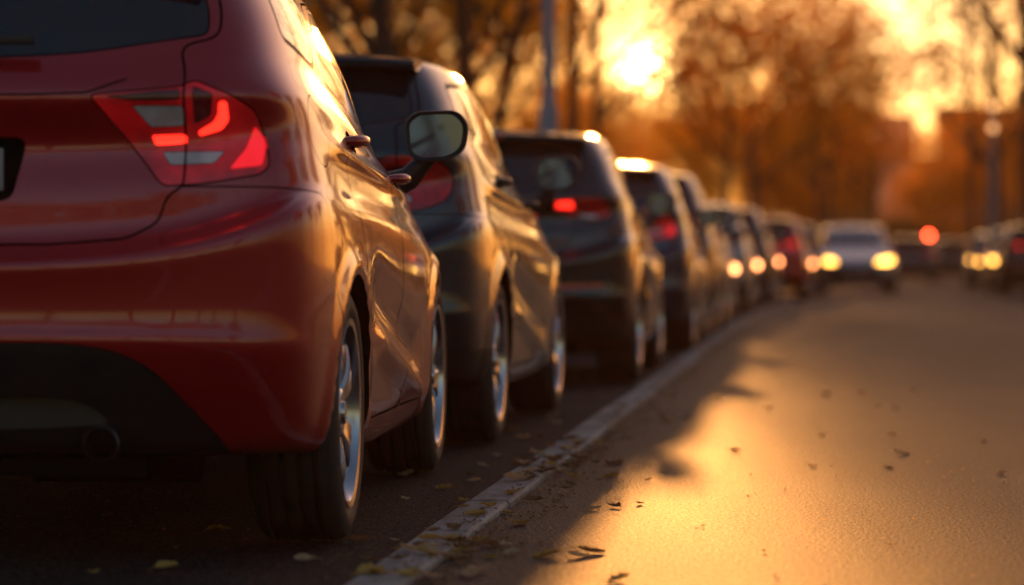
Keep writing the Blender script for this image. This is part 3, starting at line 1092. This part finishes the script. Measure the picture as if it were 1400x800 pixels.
# kerb stones: one object per row of stones, flush strip a little proud of both surfaces
bm = bmesh.new()
y = -3.0
while y < 150:
    s0, s1 = road_shift(y), road_shift(y + .985)
    jx = random.uniform(-.004, .004); jz = random.uniform(-.003, .003)
    z1 = .022 + jz
    q = [(-1.02 + s0 + jx, y), (-.895 + s0 + jx, y), (-.895 + s1 + jx, y + .985), (-1.02 + s1 + jx, y + .985)]
    bt = [bm.verts.new((a, b, -.05)) for a, b in q]
    md = [bm.verts.new((a, b, z1 - .008)) for a, b in q]
    cx = sum(a for a, b in q) / 4; cy = y + .4925
    tp = [bm.verts.new((a + (.008 if a < cx else -.008), b + (.006 if b < cy else -.006), z1)) for a, b in q]
    for k in range(4):
        bm.faces.new((bt[k], bt[(k + 1) % 4], md[(k + 1) % 4], md[k]))
        bm.faces.new((md[k], md[(k + 1) % 4], tp[(k + 1) % 4], tp[k]))
    bm.faces.new(tp)
    y += 1.0
tag(from_bm('kerb', bm, M['kerb'], smooth=False), kind='structure')
# raised pavement left of the parked cars and right of the street
for nm, xa, xb in (('pavement', -6.0, -3.35), ('pavement', 6.3, 9.0)):
    bm = bmesh.new()
    prev = None
    for i in range(91):
        yy = -30 + 450 * i / 90
        s = road_shift(yy)
        sec = [bm.verts.new(p) for p in ((xa + s, yy, -.05), (xa + s, yy, .12), (xb + s, yy, .12), (xb + s, yy, -.05))]
        if prev:
            for k in range(3):
                bm.faces.new((prev[k], prev[k + 1], sec[k + 1], sec[k]))
        prev = sec
    tag(from_bm(nm, bm, M['pave'], smooth=False), kind='structure')

# ------------------------------------------------------------------ fallen leaves
M['dry'] = [leafmat('dry_leaf_tan', [(.40, .25, .13), (.66, .46, .27), (.75, .55, .34)], .45), leafmat('dry_leaf_brown', [(.14, .07, .035), (.30, .16, .08), (.38, .22, .11)], .35),
            leafmat('dry_leaf_ochre', [(.42, .24, .06), (.62, .38, .10), (.7, .45, .14)], .35)]


def leaf_mesh(seed):
    rn = random.Random(seed)
    bm = bmesh.new()
    L = 1.0
    lob = rn.choice([0, 1, 1])
    n = 15
    top, bot, mid = [], [], []
    cu = rn.uniform(.15, .45); tw = rn.uniform(-.5, .5)
    for i in range(n):
        t = i / (n - 1)
        wd = .33 * math.sin(PI * t ** .8) * (1 + (.35 * math.sin(t * 17 + seed) if lob else .06 * math.sin(t * 30)))
        z = cu * (t - .5) ** 2 * 1.1 + .02
        e1 = rn.uniform(0, .10); e2 = rn.uniform(0, .10)
        ang = tw * (t - .5)
        mid.append(bm.verts.new((t - .5, 0, z)))
        top.append(bm.verts.new((t - .5, wd * math.cos(ang), z + wd * (.30 + math.sin(ang)) + e1)))
        bot.append(bm.verts.new((t - .5, -wd * math.cos(ang), z + wd * (.30 - math.sin(ang)) + e2)))
    for i in range(n - 1):
        bm.faces.new((mid[i], mid[i + 1], top[i + 1], top[i]))
        bm.faces.new((bot[i], bot[i + 1], mid[i + 1], mid[i]))
    # stalk
    add_tube(bm, [(.5, 0, cu * .27 + .02), (.62, .02, cu * .3 + .03), (.75, .06, .04)], [.012, .010, .010], 5)
    bmesh.ops.remove_doubles(bm, verts=bm.verts, dist=1e-4)
    me = bpy.data.meshes.new('fallen_leaf')
    bm.to_mesh(me); bm.free()
    me.polygons.foreach_set('use_smooth', [True] * len(me.polygons))
    me.materials.append(M['dry'][seed % 3])
    return me


LM = [leaf_mesh(i) for i in range(9)]
rl = random.Random(21)


def drop(p, size, label, grp, zoff=0, mi=None):
    o = bpy.data.objects.new('fallen_leaf', LM[rl.randrange(9) if mi is None else mi])
    COL.objects.link(o)
    o.location = (p[0], p[1], zoff)
    o.rotation_euler = (rl.uniform(-.22, .22), rl.uniform(-.22, .22), rl.uniform(0, 2 * PI))
    o.scale = (size,) * 3
    tag(o, label, 'leaf', grp)


def ground_at(px, py):
    d = at(px, py, 10) - Vector((0, 0, CAMH))
    t = -CAMH / d.z
    return (d.x * t, d.y * t)


def zfor(x, y):
    s = road_shift(y)
    if x < -3.35 + s: return .12
    return .022 if -1.02 + s < x < -.895 + s else .002


named = [  # leaves the photograph shows singly (px, py, size)
    (128, 785, .055), (418, 768, .075), (610, 669, .07), (634, 686, .045), (648, 659, .05), (553, 684, .04), (504, 767, .05),
    (706, 667, .10), (672, 695, .035), (740, 655, .06), (735, 630, .09), (755, 640, .10), (765, 645, .08), (780, 640, .09), (722, 645, .11), (790, 628, .10),
    (650, 716, .07), (620, 735, .06), (655, 742, .09), (672, 748, .08), (700, 760, .09), (590, 770, .09), (560, 765, .09), (610, 765, .10), (545, 778, .07), (575, 760, .08), (640, 790, .08),
    (835, 653, .06), (838, 636, .07), (845, 634, .05), (1005, 617, .05), (885, 658, .035), (874, 690, .035), (840, 694, .06), (810, 697, .05), (748, 762, .10), (790, 762, .07), (808, 757, .09), (845, 795, .08),
    (1123, 597, .055), (1219, 595, .04), (1233, 622, .06), (1215, 642, .05), (1370, 649, .05), (1223, 560, .05), (1130, 541, .06), (1178, 537, .05), (1250, 536, .05), (980, 545, .05),
    (910, 577, .07), (940, 572, .07), (905, 570, .05), (1050, 560, .05), (700, 590, .07), (715, 600, .08), (760, 580, .07), (735, 560, .06), (680, 625, .05), (555, 652, .08), (645, 650, .05), (660, 638, .04)]
for (px, py, sz) in named:
    gx, gy = ground_at(px, py)
    zz = zfor(gx, gy)
    if gx < -1.02: lb, gr = 'dry curled leaf lying on the dark parking lane beside the tyres', 'fallen leaves on the parking lane'
    elif gx < -.80: lb, gr = 'dry leaf in the litter gathered on the kerb strip', 'fallen leaves along the kerb strip'
    else: lb, gr = 'lone dry leaf lying on the open asphalt right of the kerb', 'fallen leaves on the open road'
    drop((gx, gy), sz * (.78 if py > 735 else 1.0), lb, gr, zz)
for i in range(60):
    gy = 6.8 + 28 * rl.random() ** 1.6
    gx = -.94 + road_shift(gy) + rl.gauss(.06, .085)
    drop((gx, gy), rl.uniform(.035, .085), 'dry leaf in the litter gathered on the kerb strip', 'fallen leaves along the kerb strip', zfor(gx, gy))
for i in range(45):
    gy = 7 + 14 * rl.random()
    gx = rl.uniform(-2.9, -1.08)
    drop((gx, gy), rl.uniform(.03, .07), 'dry curled leaf lying on the dark parking lane beside the tyres', 'fallen leaves on the parking lane', zfor(gx, gy))
for i in range(26):
    gy = 9 + 26 * rl.random()
    gx = rl.uniform(-.75, 3.2)
    drop((gx, gy), rl.uniform(.03, .055), 'lone dry leaf lying on the open asphalt right of the kerb', 'fallen leaves on the open road', zfor(gx, gy))
for i in range(34):
    q = ground_at(760 + rl.gauss(0, 42), 632 + rl.gauss(0, 16)) if i < 20 else ground_at(620 + rl.gauss(0, 30), 752 + rl.gauss(0, 16))
    if q[0] > -1.03:
        drop(q, rl.uniform(.035, .075), 'dry leaf in the litter gathered on the kerb strip', 'fallen leaves along the kerb strip', zfor(*q) + rl.uniform(0, .012))
    else:
        drop(q, rl.uniform(.03, .06), 'dry curled leaf lying on the dark parking lane beside the tyres', 'fallen leaves on the parking lane', zfor(*q))
# crumbs of broken leaf and grit nobody could count
bm = bmesh.new()
for i in range(2200):
    gy = 6.5 + 26 * rl.random() ** 1.5
    if rl.random() < .8: gx = -.86 + rl.gauss(.02, .045) + .05 * math.sin(gy * 5.1)
    else: gx = rl.uniform(-2.6, .9)
    z = zfor(gx, gy) + .002
    s = rl.uniform(.002, .008); a = rl.uniform(0, 6.28)
    c, sn = math.cos(a) * s, math.sin(a) * s
    v = [bm.verts.new(p) for p in ((gx + c, gy + sn, z), (gx - sn, gy + c, z + s * .5), (gx - c, gy - sn, z), (gx + sn * .6, gy - c * .6, z + s * .7))]
    bm.faces.new((v[0], v[1], v[3])); bm.faces.new((v[1], v[2], v[3])); bm.faces.new((v[0], v[2], v[1]))
tag(from_bm('leaf_crumbs', bm, M['dry'][1], smooth=False), kind='stuff')


# ------------------------------------------------------------------ trees
def trunk_mesh(seed, h, r0, bare=False, levels=3):
    rn = random.Random(seed)
    bm = bmesh.new()
    tips = []

    def branch(p, d, L, r, lev):
        n = 5 if lev < 2 else 4
        pts, rads = [p.copy()], [r]
        q, dd = p.copy(), d.copy()
        for i in range(n):
            dd = (dd + Vector((rn.uniform(-1, 1), rn.uniform(-1, 1), rn.uniform(-.4, .9))) * (.06 if lev == 0 else .18)).normalized()
            q = q + dd * L / n
            pts.append(q.copy()); rads.append(r * (1 - .72 * (i + 1) / n))
        add_tube(bm, pts, rads, 9 if lev == 0 else (6 if lev == 1 else 4))
        if lev >= levels:
            tips.append(pts[-1]); return
        nb = {0: 9, 1: 6, 2: 5}.get(lev, 4)
        for k in range(nb):
            t = rn.uniform(.30 if lev == 0 else .2, .98)
            j = min(n - 1, int(t * n)); f = t * n - j
            bp = pts[j].lerp(pts[j + 1], f)
            a = rn.uniform(0, 2 * PI)
            up = rn.uniform(.25, .9)
            nd = (Vector((math.cos(a), math.sin(a), up)) + dd * .35).normalized()
            branch(bp, nd, L * rn.uniform(.36, .55), max(.008, rads[j] * .5), lev + 1)
        tips.append(pts[-1])

    branch(Vector((0, 0, -.1)), Vector((rn.uniform(-.06, .06), rn.uniform(-.06, .06), 1)).normalized(), h * .85, r0, 0)
    me = bpy.data.meshes.new('trunk')
    bm.to_mesh(me); bm.free()
    me.materials.append(M['bark'])
    me.polygons.foreach_set('use_smooth', [True] * len(me.polygons))
    return me, tips


def crown_mesh(seed, tips, n, size, spread, lo, mat):
    rn = np.random.default_rng(seed)
    tp = np.array([tuple(t) for t in tips])
    tp = tp[tp[:, 2] > lo]
    c = tp[rn.integers(0, len(tp), n)] + rn.normal(0, spread, (n, 3)) * np.array([1, 1, .75])
    c = c[c[:, 2] > lo * .8]
    n = len(c)
    a = rn.normal(0, 1, (n, 3)); a /= np.linalg.norm(a, axis=1)[:, None]
    b = np.cross(a, rn.normal(0, 1, (n, 3))); b /= np.linalg.norm(b, axis=1)[:, None]
    s = size * rn.uniform(.5, 1.2, n)[:, None]
    V = np.stack([c + a * s, c + b * s * .6, c - a * s, c - b * s * .6], 1).reshape(-1, 3)
    me = bpy.data.meshes.new('crown')
    me.from_pydata(V.tolist(), [], [(4 * i, 4 * i + 1, 4 * i + 2, 4 * i + 3) for i in range(n)])
    me.materials.append(mat)
    return me


TREES = []
for i, (h, r0, nl, mt, lo) in enumerate([(11, .20, 5200, 'leaf_gold', 2.2), (13, .26, 6000, 'leaf_orange', 2.6), (9.5, .16, 4400, 'leaf_gold', 1.6),
                                         (12, .22, 4600, 'leaf_brown', 2.2), (10, .18, 5200, 'leaf_orange', 1.2)]):
    tm, tips = trunk_mesh(100 + i, h, r0)
    TREES.append((tm, crown_mesh(200 + i, tips, int(nl * .62), .15, .66, lo, M[mt])))
BARE, bt = trunk_mesh(300, 10.5, .17)
BARE2, bt2 = trunk_mesh(302, 10.5, .075)
BARELEAF2 = crown_mesh(303, bt2, 300, .08, .35, 2.5, M['leaf_brown'])
BARELEAF = crown_mesh(301, bt, 500, .10, .35, 2.5, M['leaf_brown'])
bm = bmesh.new()


def bush_mesh(seed, mat):
    rn = np.random.default_rng(seed)
    n = 1500
    c = rn.normal(0, 1, (n, 3)); c /= np.linalg.norm(c, axis=1)[:, None]
    c *= rn.uniform(.4, 1, n)[:, None] ** .5 * np.array([1.25, 1.0, .85]) * (1 + .25 * np.sin(c[:, :1] * 7 + c[:, 1:2] * 5))
    c[:, 2] = np.abs(c[:, 2] + .75)
    a = rn.normal(0, 1, (n, 3)); a /= np.linalg.norm(a, axis=1)[:, None]
    b = np.cross(a, rn.normal(0, 1, (n, 3))); b /= np.linalg.norm(b, axis=1)[:, None]
    s = .10 * rn.uniform(.5, 1.2, n)[:, None]
    V = np.stack([c + a * s, c + b * s * .6, c - a * s, c - b * s * .6], 1).reshape(-1, 3)
    me = bpy.data.meshes.new('bush_foliage')
    me.from_pydata(V.tolist(), [], [(4 * i, 4 * i + 1, 4 * i + 2, 4 * i + 3) for i in range(n)])
    me.materials.append(mat)
    return me


def tree(kind, x, y, sc, label, group, name='autumn_tree', z=0):
    tm, cm = (BARE, BARELEAF) if kind == 'bare' else (BARE2, BARELEAF2) if kind == 'slim' else TREES[kind]
    r = empty(name, label, 'tree', (x, y, z), random.uniform(0, 6.28), group)
    r.scale = (sc, sc, sc)
    for nm, me in (('trunk', tm), ('crown', cm)):
        o = bpy.data.objects.new(nm, me); COL.objects.link(o); o.parent = r
    return r


rt = random.Random(5)
sun_dir = at(882, 92, 100)
GL = 'golden autumn trees behind the parked cars'


def clear_of_sun(x, y, marg):
    sx = sun_dir.x / 100 * y
    return abs(x - sx) > marg


# wood behind the parked cars
cnt = 0
for row_i in range(9):
    yb = 36 + row_i * 16
    for k in range(4):
        y = yb + rt.uniform(-5, 7)
        x = -5.2 + road_shift(y) - k * (y * .038 + 1.2) - rt.uniform(0, 2.0)
        pxx = 1125 + 4300 * x / y
        if 655 < pxx < 735 and rt.random() < .85:
            continue
        if not clear_of_sun(x, y, 1.7 + y * .006) and rt.random() < .85:
            continue
        kd = rt.choice([0, 0, 1, 2, 4, 4, 3])
        tree(kd, x, y, rt.uniform(.8, 1.15),
             {0: 'tall gold tree in the wood behind the parked cars', 1: 'big orange tree in the wood behind the parked cars', 2: 'slender gold tree in the wood behind the parked cars',
              3: 'brown leaved tree in the wood behind the parked cars', 4: 'orange tree with low branches in the wood behind the parked cars'}[kd], GL)
# along the right side of the street
for k in range(18):
    y = 30 + k * 12 + rt.uniform(-3, 3)
    if y < 95: continue
    x = 7.8 + road_shift(min(y, 130)) + rt.uniform(0, 5)
    tree(rt.choice([1, 3, 4]), x, y, rt.uniform(.75, .95), 'rust brown tree standing along the right side of the street', 'rust brown trees at the right')
# outside the frame to the right and behind the camera: they show in the paint
for (x, y) in ((11, 14), (14, 30), (13, 46), (20, 22), (22, 40), (17, 60), (26, 62), (30, 30)):
    tree(rt.choice([0, 4, 1]), x + rt.uniform(-1, 1), y, rt.uniform(.7, 1.0), 'golden tree beyond the right pavement, seen only in the car paint', 'trees mirrored in the cars')
for k in range(11):
    tree(rt.choice([0, 1, 3, 'bare']), -24 + k * 4.6 + rt.uniform(-1, 1), -26 + rt.uniform(-6, 4), rt.uniform(.8, 1.1), 'tree far behind the viewpoint, seen only in the red bumper', 'trees mirrored in the red bumper')

# young low trees far off under the sun
for k in range(9):
    y = 95 + k * 13 + rt.uniform(-3, 3)
    x = sun_dir.x / 100 * y + rt.uniform(-3.5, 3.5)
    tree(rt.choice([0, 2, 4]), x, y, .012 * (y * .036 + 2.6) / .14 , 'low golden tree far off under the setting sun', 'low golden trees under the sun')
# the line of trees closing the far end of the street
for (pp, yy, ss) in ((1050, 140, .62), (1072, 175, .7), (1088, 150, .5), (1035, 165, .7), (1110, 190, .7)):
    tree(rt.choice([0, 4]), at(pp, 300, yy).x, yy, ss, 'golden tree closing the wood beyond the end of the parked row', 'golden trees beyond the parked row')
for (xx, yy) in ((8.9, 280), (9.9, 286), (10.9, 300), (12.0, 290), (10.2, 310), (10.8, 290), (12.4, 310), (14.5, 300)):
    tree(1, xx, yy, .74, 'rust tree filling the gap between the grey tower and the right building', 'trees filling the far gap')
for k in range(9):
    y = 300 + rt.uniform(0, 60)
    x = -14 + k * 7.5 + rt.uniform(-1, 1)
    p_ = at(1196, 300, y).x; q_ = at(1252, 300, y).x
    tree(rt.choice([1, 3]), x, y, .55 if p_ - 4 < x < q_ + 3 else .95, 'rust tree in the line closing the far end of the street', 'trees closing the far end of the street')
for (pp, yy, ss) in ((1100, 205, .82), (1128, 215, .86), (1155, 200, .84), (1180, 220, .80), (1295, 190, .78), (1322, 205, .86), (1350, 185, .80), (1378, 200, .88), (1400, 180, .86)):
    lb = ('golden tree before the low brick building left of the grey tower', 'golden trees before the left brick building') if pp < 1200 else ('orange tree before the low brick building at the right', 'orange trees before the right brick building')
    tree(rt.choice([0, 4, 4]), at(pp, 300, yy).x, yy, ss, *lb)
# trunks the photograph shows singly
def near_tree(px, y, kind, sc, lab):
    p = at(px, 300, y)
    t = tree(kind, p.x, y, sc, lab, None)
    return t


near_tree(533, 30, 3, .62, 'dark thick trunked tree rising just left of the slate car roof')
near_tree(612, 44, 'slim', 1.3, 'thin leaning bare tree between the thick dark trunk and the lamp post').rotation_euler = (0, R(12), 0)
near_tree(787, 40, 'slim', 1.1, 'slim bare trunked tree just right of the grey lamp post')
near_tree(822, 52, 'slim', 1.15, 'slim bare tree immediately left of the low sun')
near_tree(1420, 60, 'bare', 1.25, 'bare tree reaching over the street from the right edge')
near_tree(1372, 104, 3, 1.0, 'brown leaved tree overhanging the right edge behind the lantern post')
near_tree(1345, 128, 'bare', 1.1, 'bare spreading tree above the low right building')
near_tree(1335, 84, 'slim', 1.2, 'bare twiggy tree rising behind the lit headlamps at the right')
near_tree(1392, 95, 'slim', 1.1, 'dark trunked brown tree at the right edge behind the street lamp')

# bushes at the foot of the wood
BM = [bush_mesh(1, M['leaf_brown']), bush_mesh(2, M['leaf_orange'])]
for k in range(30):
    y = 30 + k * 5 + rt.uniform(-2, 2)
    x = -6.6 + road_shift(y) - rt.uniform(0, 2) - y * .03
    o = bpy.data.objects.new('bush', BM[k % 2 if k % 3 else 0]); COL.objects.link(o)
    o.location = (x, y, 0); o.rotation_euler = (0, 0, rt.uniform(0, 6)); s = rt.uniform(1.0, 1.5); o.scale = (s * 1.3, s * 1.3, s)
    tag(o, 'dark russet bush in the strip behind the parked row', 'bush', 'bushes behind the parked row')
for pp in (1225, 1248, 1268, 1290, 1310):
    o = bpy.data.objects.new('bush', BM[0]); COL.objects.link(o)
    o.location = (at(pp, 300, 230).x, 230 + rt.uniform(-5, 5), 0); o.scale = (2.6, 2.0, 2.4); o.rotation_euler = (0, 0, pp)
    tag(o, 'big dark bush closing the far end of the street below the grey tower', 'bush', 'bushes closing the street')
for k in range(9):
    y = 120 + k * 9
    o = bpy.data.objects.new('bush', BM[0]); COL.objects.link(o)
    o.location = (10.5 + road_shift(min(y, 130)) + rt.uniform(-1, 2), y, 0); s = rt.uniform(1.2, 1.8); o.scale = (s * 1.3, s * 1.3, s)
    tag(o, 'dark russet bush at the far right of the street', 'bush', 'bushes at the far right')


# ------------------------------------------------------------------ street furniture
def lamp_post(px, y, r0, r1, base_h, label, height=7.5, arm=1.0):
    p = at(px, 300, y)
    root = empty('street_lamp', label, 'street lamp', (p.x, y, 0))
    bm = bmesh.new()
    add_tube(bm, [(0, 0, 0), (0, 0, .05), (0, 0, base_h), (0, 0, base_h + .10), (0, 0, height)], [r0 * 1.2, r0, r0, r1, r1 * .75], 16)
    from_bm('pole', bm, M['pole'], root)
    bm = bmesh.new()
    add_tube(bm, [(0, 0, height - .1), (arm * .3, 0, height + .18), (arm, 0, height + .25)], [r1 * .7, r1 * .6, r1 * .5], 10)
    from_bm('arm', bm, M['pole'], root)
    bm = bmesh.new()
    add_box(bm, (arm - .1, -.14, height + .18), (arm + .55, .14, height + .30), .04)
    from_bm('lamp_head', bm, M['pole'], root)
    bm = bmesh.new()
    add_box(bm, (-.085, -r0 - .004, .55), (.085, -r0 + .03, 1.0), .01)
    from_bm('hatch', bm, M['pole'], root)
    return root


lamp_post(750, 27, .085, .055, 2.0, 'grey steel lamp post with a thicker foot behind the black car')
# small twin lantern post at the right
p = at(1357, 300, 78)
root = empty('street_lamp', 'dark post with two small lit lanterns, one above the other, at the right', 'street lamp', (p.x, 78, 0))
bm = bmesh.new(); add_tube(bm, [(0, 0, 0), (0, 0, 4.3)], [.09, .06], 12)
add_tube(bm, [(0, 0, 3.88), (-.08, -.05, 3.90)], [.02, .02], 6)
from_bm('pole', bm, M['pole'], root)
M['lantern'] = emis('lantern_lit', (1, .45, .16), 1.1, (.6, .5, .4))
for zz in (at(0, 153, 78).z, at(0, 181, 78).z):
    bm = bmesh.new()
    lat = [(.03, -.09), (.08, -.07), (.095, .03), (.06, .09), (.02, .11)]
    rings = [[bm.verts.new((r * math.cos(2 * PI * k / 16), r * math.sin(2 * PI * k / 16) - .02, zz + z)) for k in range(16)] for r, z in lat]
    for i in range(4):
        for k in range(16):
            bm.faces.new((rings[i][k], rings[i][(k + 1) % 16], rings[i + 1][(k + 1) % 16], rings[i + 1][k]))
    bm.faces.new(rings[0][::-1]); bm.faces.new(rings[-1])
    from_bm('lantern', bm, M['lantern'], root)

# traffic signal
YS = 150
p = at(1270, 322, YS)
root = empty('traffic_light', 'small traffic signal far down the street showing a round red light', 'traffic light', (p.x, YS, 0))
bm = bmesh.new(); add_tube(bm, [(0, 0, 0), (0, 0, p.z + .3)], [.07, .06], 12); from_bm('pole', bm, M['pole'], root)
bm = bmesh.new(); add_box(bm, (-.17, -.22, p.z - .75), (.17, -.02, p.z + .22), .03)
from_bm('signal_box', bm, M['trim'], root)
M['sig'] = emis('signal_red_lit', (1, .05, .015), 22, (.6, .02, .01))
for k, mt in enumerate((M['sig'], M['trim'], M['trim'])):
    bm = bmesh.new()
    zc = p.z - .30 * k
    g = [(.0, -.245), (.09, -.24), (.12, -.225), (.12, -.20)]
    rings = [[bm.verts.new((max(r, .001) * math.cos(2 * PI * j / 20), yy, zc + max(r, .001) * math.sin(2 * PI * j / 20))) for j in range(20)] for r, yy in g]
    for i in range(3):
        for j in range(20):
            bm.faces.new((rings[i][j], rings[i][(j + 1) % 20], rings[i + 1][(j + 1) % 20], rings[i + 1][j]))
    bm.faces.new(rings[0]); bm.faces.new(rings[-1][::-1])
    from_bm('signal_lens', bm, mt, root)

# ------------------------------------------------------------------ buildings
M['concrete'] = simple('pale_concrete_wall', (.78, .78, .80), .8, 0, 0, .1, .3)
M['brick'] = simple('brown_brick_wall', (.26, .13, .07), .85, 0, 0, .25, .6)
M['roof'] = simple('dark_roof_felt', (.08, .07, .07), .9)
M['pane'] = simple('window_pane_dark', (.03, .035, .04), .08, 0, .5, .1)


def block(name, label, px0, px1, pyt, Y, depth, wall, floors, bays, base_x=None):
    a = at(px0, pyt, Y); b = at(px1, pyt, Y)
    W = b.x - a.x; Hh = a.z
    root = empty(name, label, 'building', ((a.x + b.x) / 2, Y, 0))
    bm = bmesh.new(); add_box(bm, (-W / 2, 0, -.5), (W / 2, depth, Hh - .4)); from_bm('wall', bm, wall, root, smooth=False)
    bm = bmesh.new(); add_box(bm, (-W / 2 - .3, -.3, Hh - .4), (W / 2 + .3, depth + .3, Hh)); from_bm('roof', bm, M['roof'], root, smooth=False)
    fh = (Hh - 1) / floors; bw = W / bays
    for f in range(floors):
        for k in range(bays):
            x0 = -W / 2 + bw * (k + .28); x1 = -W / 2 + bw * (k + .72)
            z0 = .6 + fh * (f + .28); z1 = .6 + fh * (f + .80)
            bm = bmesh.new()
            fr = .07
            for (xa, xb, za, zb) in ((x0, x1, z0 - fr, z0), (x0, x1, z1, z1 + fr), (x0 - fr, x0, z0 - fr, z1 + fr), (x1, x1 + fr, z0 - fr, z1 + fr)):
                add_box(bm, (xa, -.06, za), (xb, -.002, zb))
            wo_ = from_bm('window', bm, M['concrete'], root, smooth=False)
            bm = bmesh.new(); add_box(bm, (x0, -.03, z0), (x1, -.003, z1)); from_bm('pane', bm, M['pane'], wo_, smooth=False)
    return root


block('apartment_tower', 'pale grey apartment tower closing the far end of the street', 1196, 1252, 156, 560, 14, M['concrete'], 9, 4)
block('brick_building', 'low brown brick building left of the grey tower, behind golden trees', 1085, 1192, 146, 260, 14, M['brick'], 4, 3)
block('brick_building', 'low brown brick building right of the grey tower, behind rust brown trees', 1288, 1420, 146, 260, 14, M['brick'], 4, 3)
block('low_house', 'low brown house between the grey tower and the right brick building', 1246, 1296, 214, 420, 10, M['brick'], 3, 3)
# ------------------------------------------------------------------ golden evening haze in the air
bm = bmesh.new()
add_box(bm, (-606, -126, -1.2), (606, 1206, 29))
hz_o = from_bm('haze', bm, [], smooth=False)
m = bpy.data.materials.new('evening_haze'); m.use_nodes = True
t = m.node_tree; t.nodes.clear()
ou = t.nodes.new('ShaderNodeOutputMaterial'); pv = t.nodes.new('ShaderNodeVolumePrincipled')
pv.inputs['Color'].default_value = (1, .46, .13, 1)
pv.inputs['Density'].default_value = .0012
pv.inputs['Anisotropy'].default_value = .35
t.links.new(pv.outputs[0], ou.inputs['Volume'])
hz_o.data.materials.append(m)
tag(hz_o, kind='stuff')
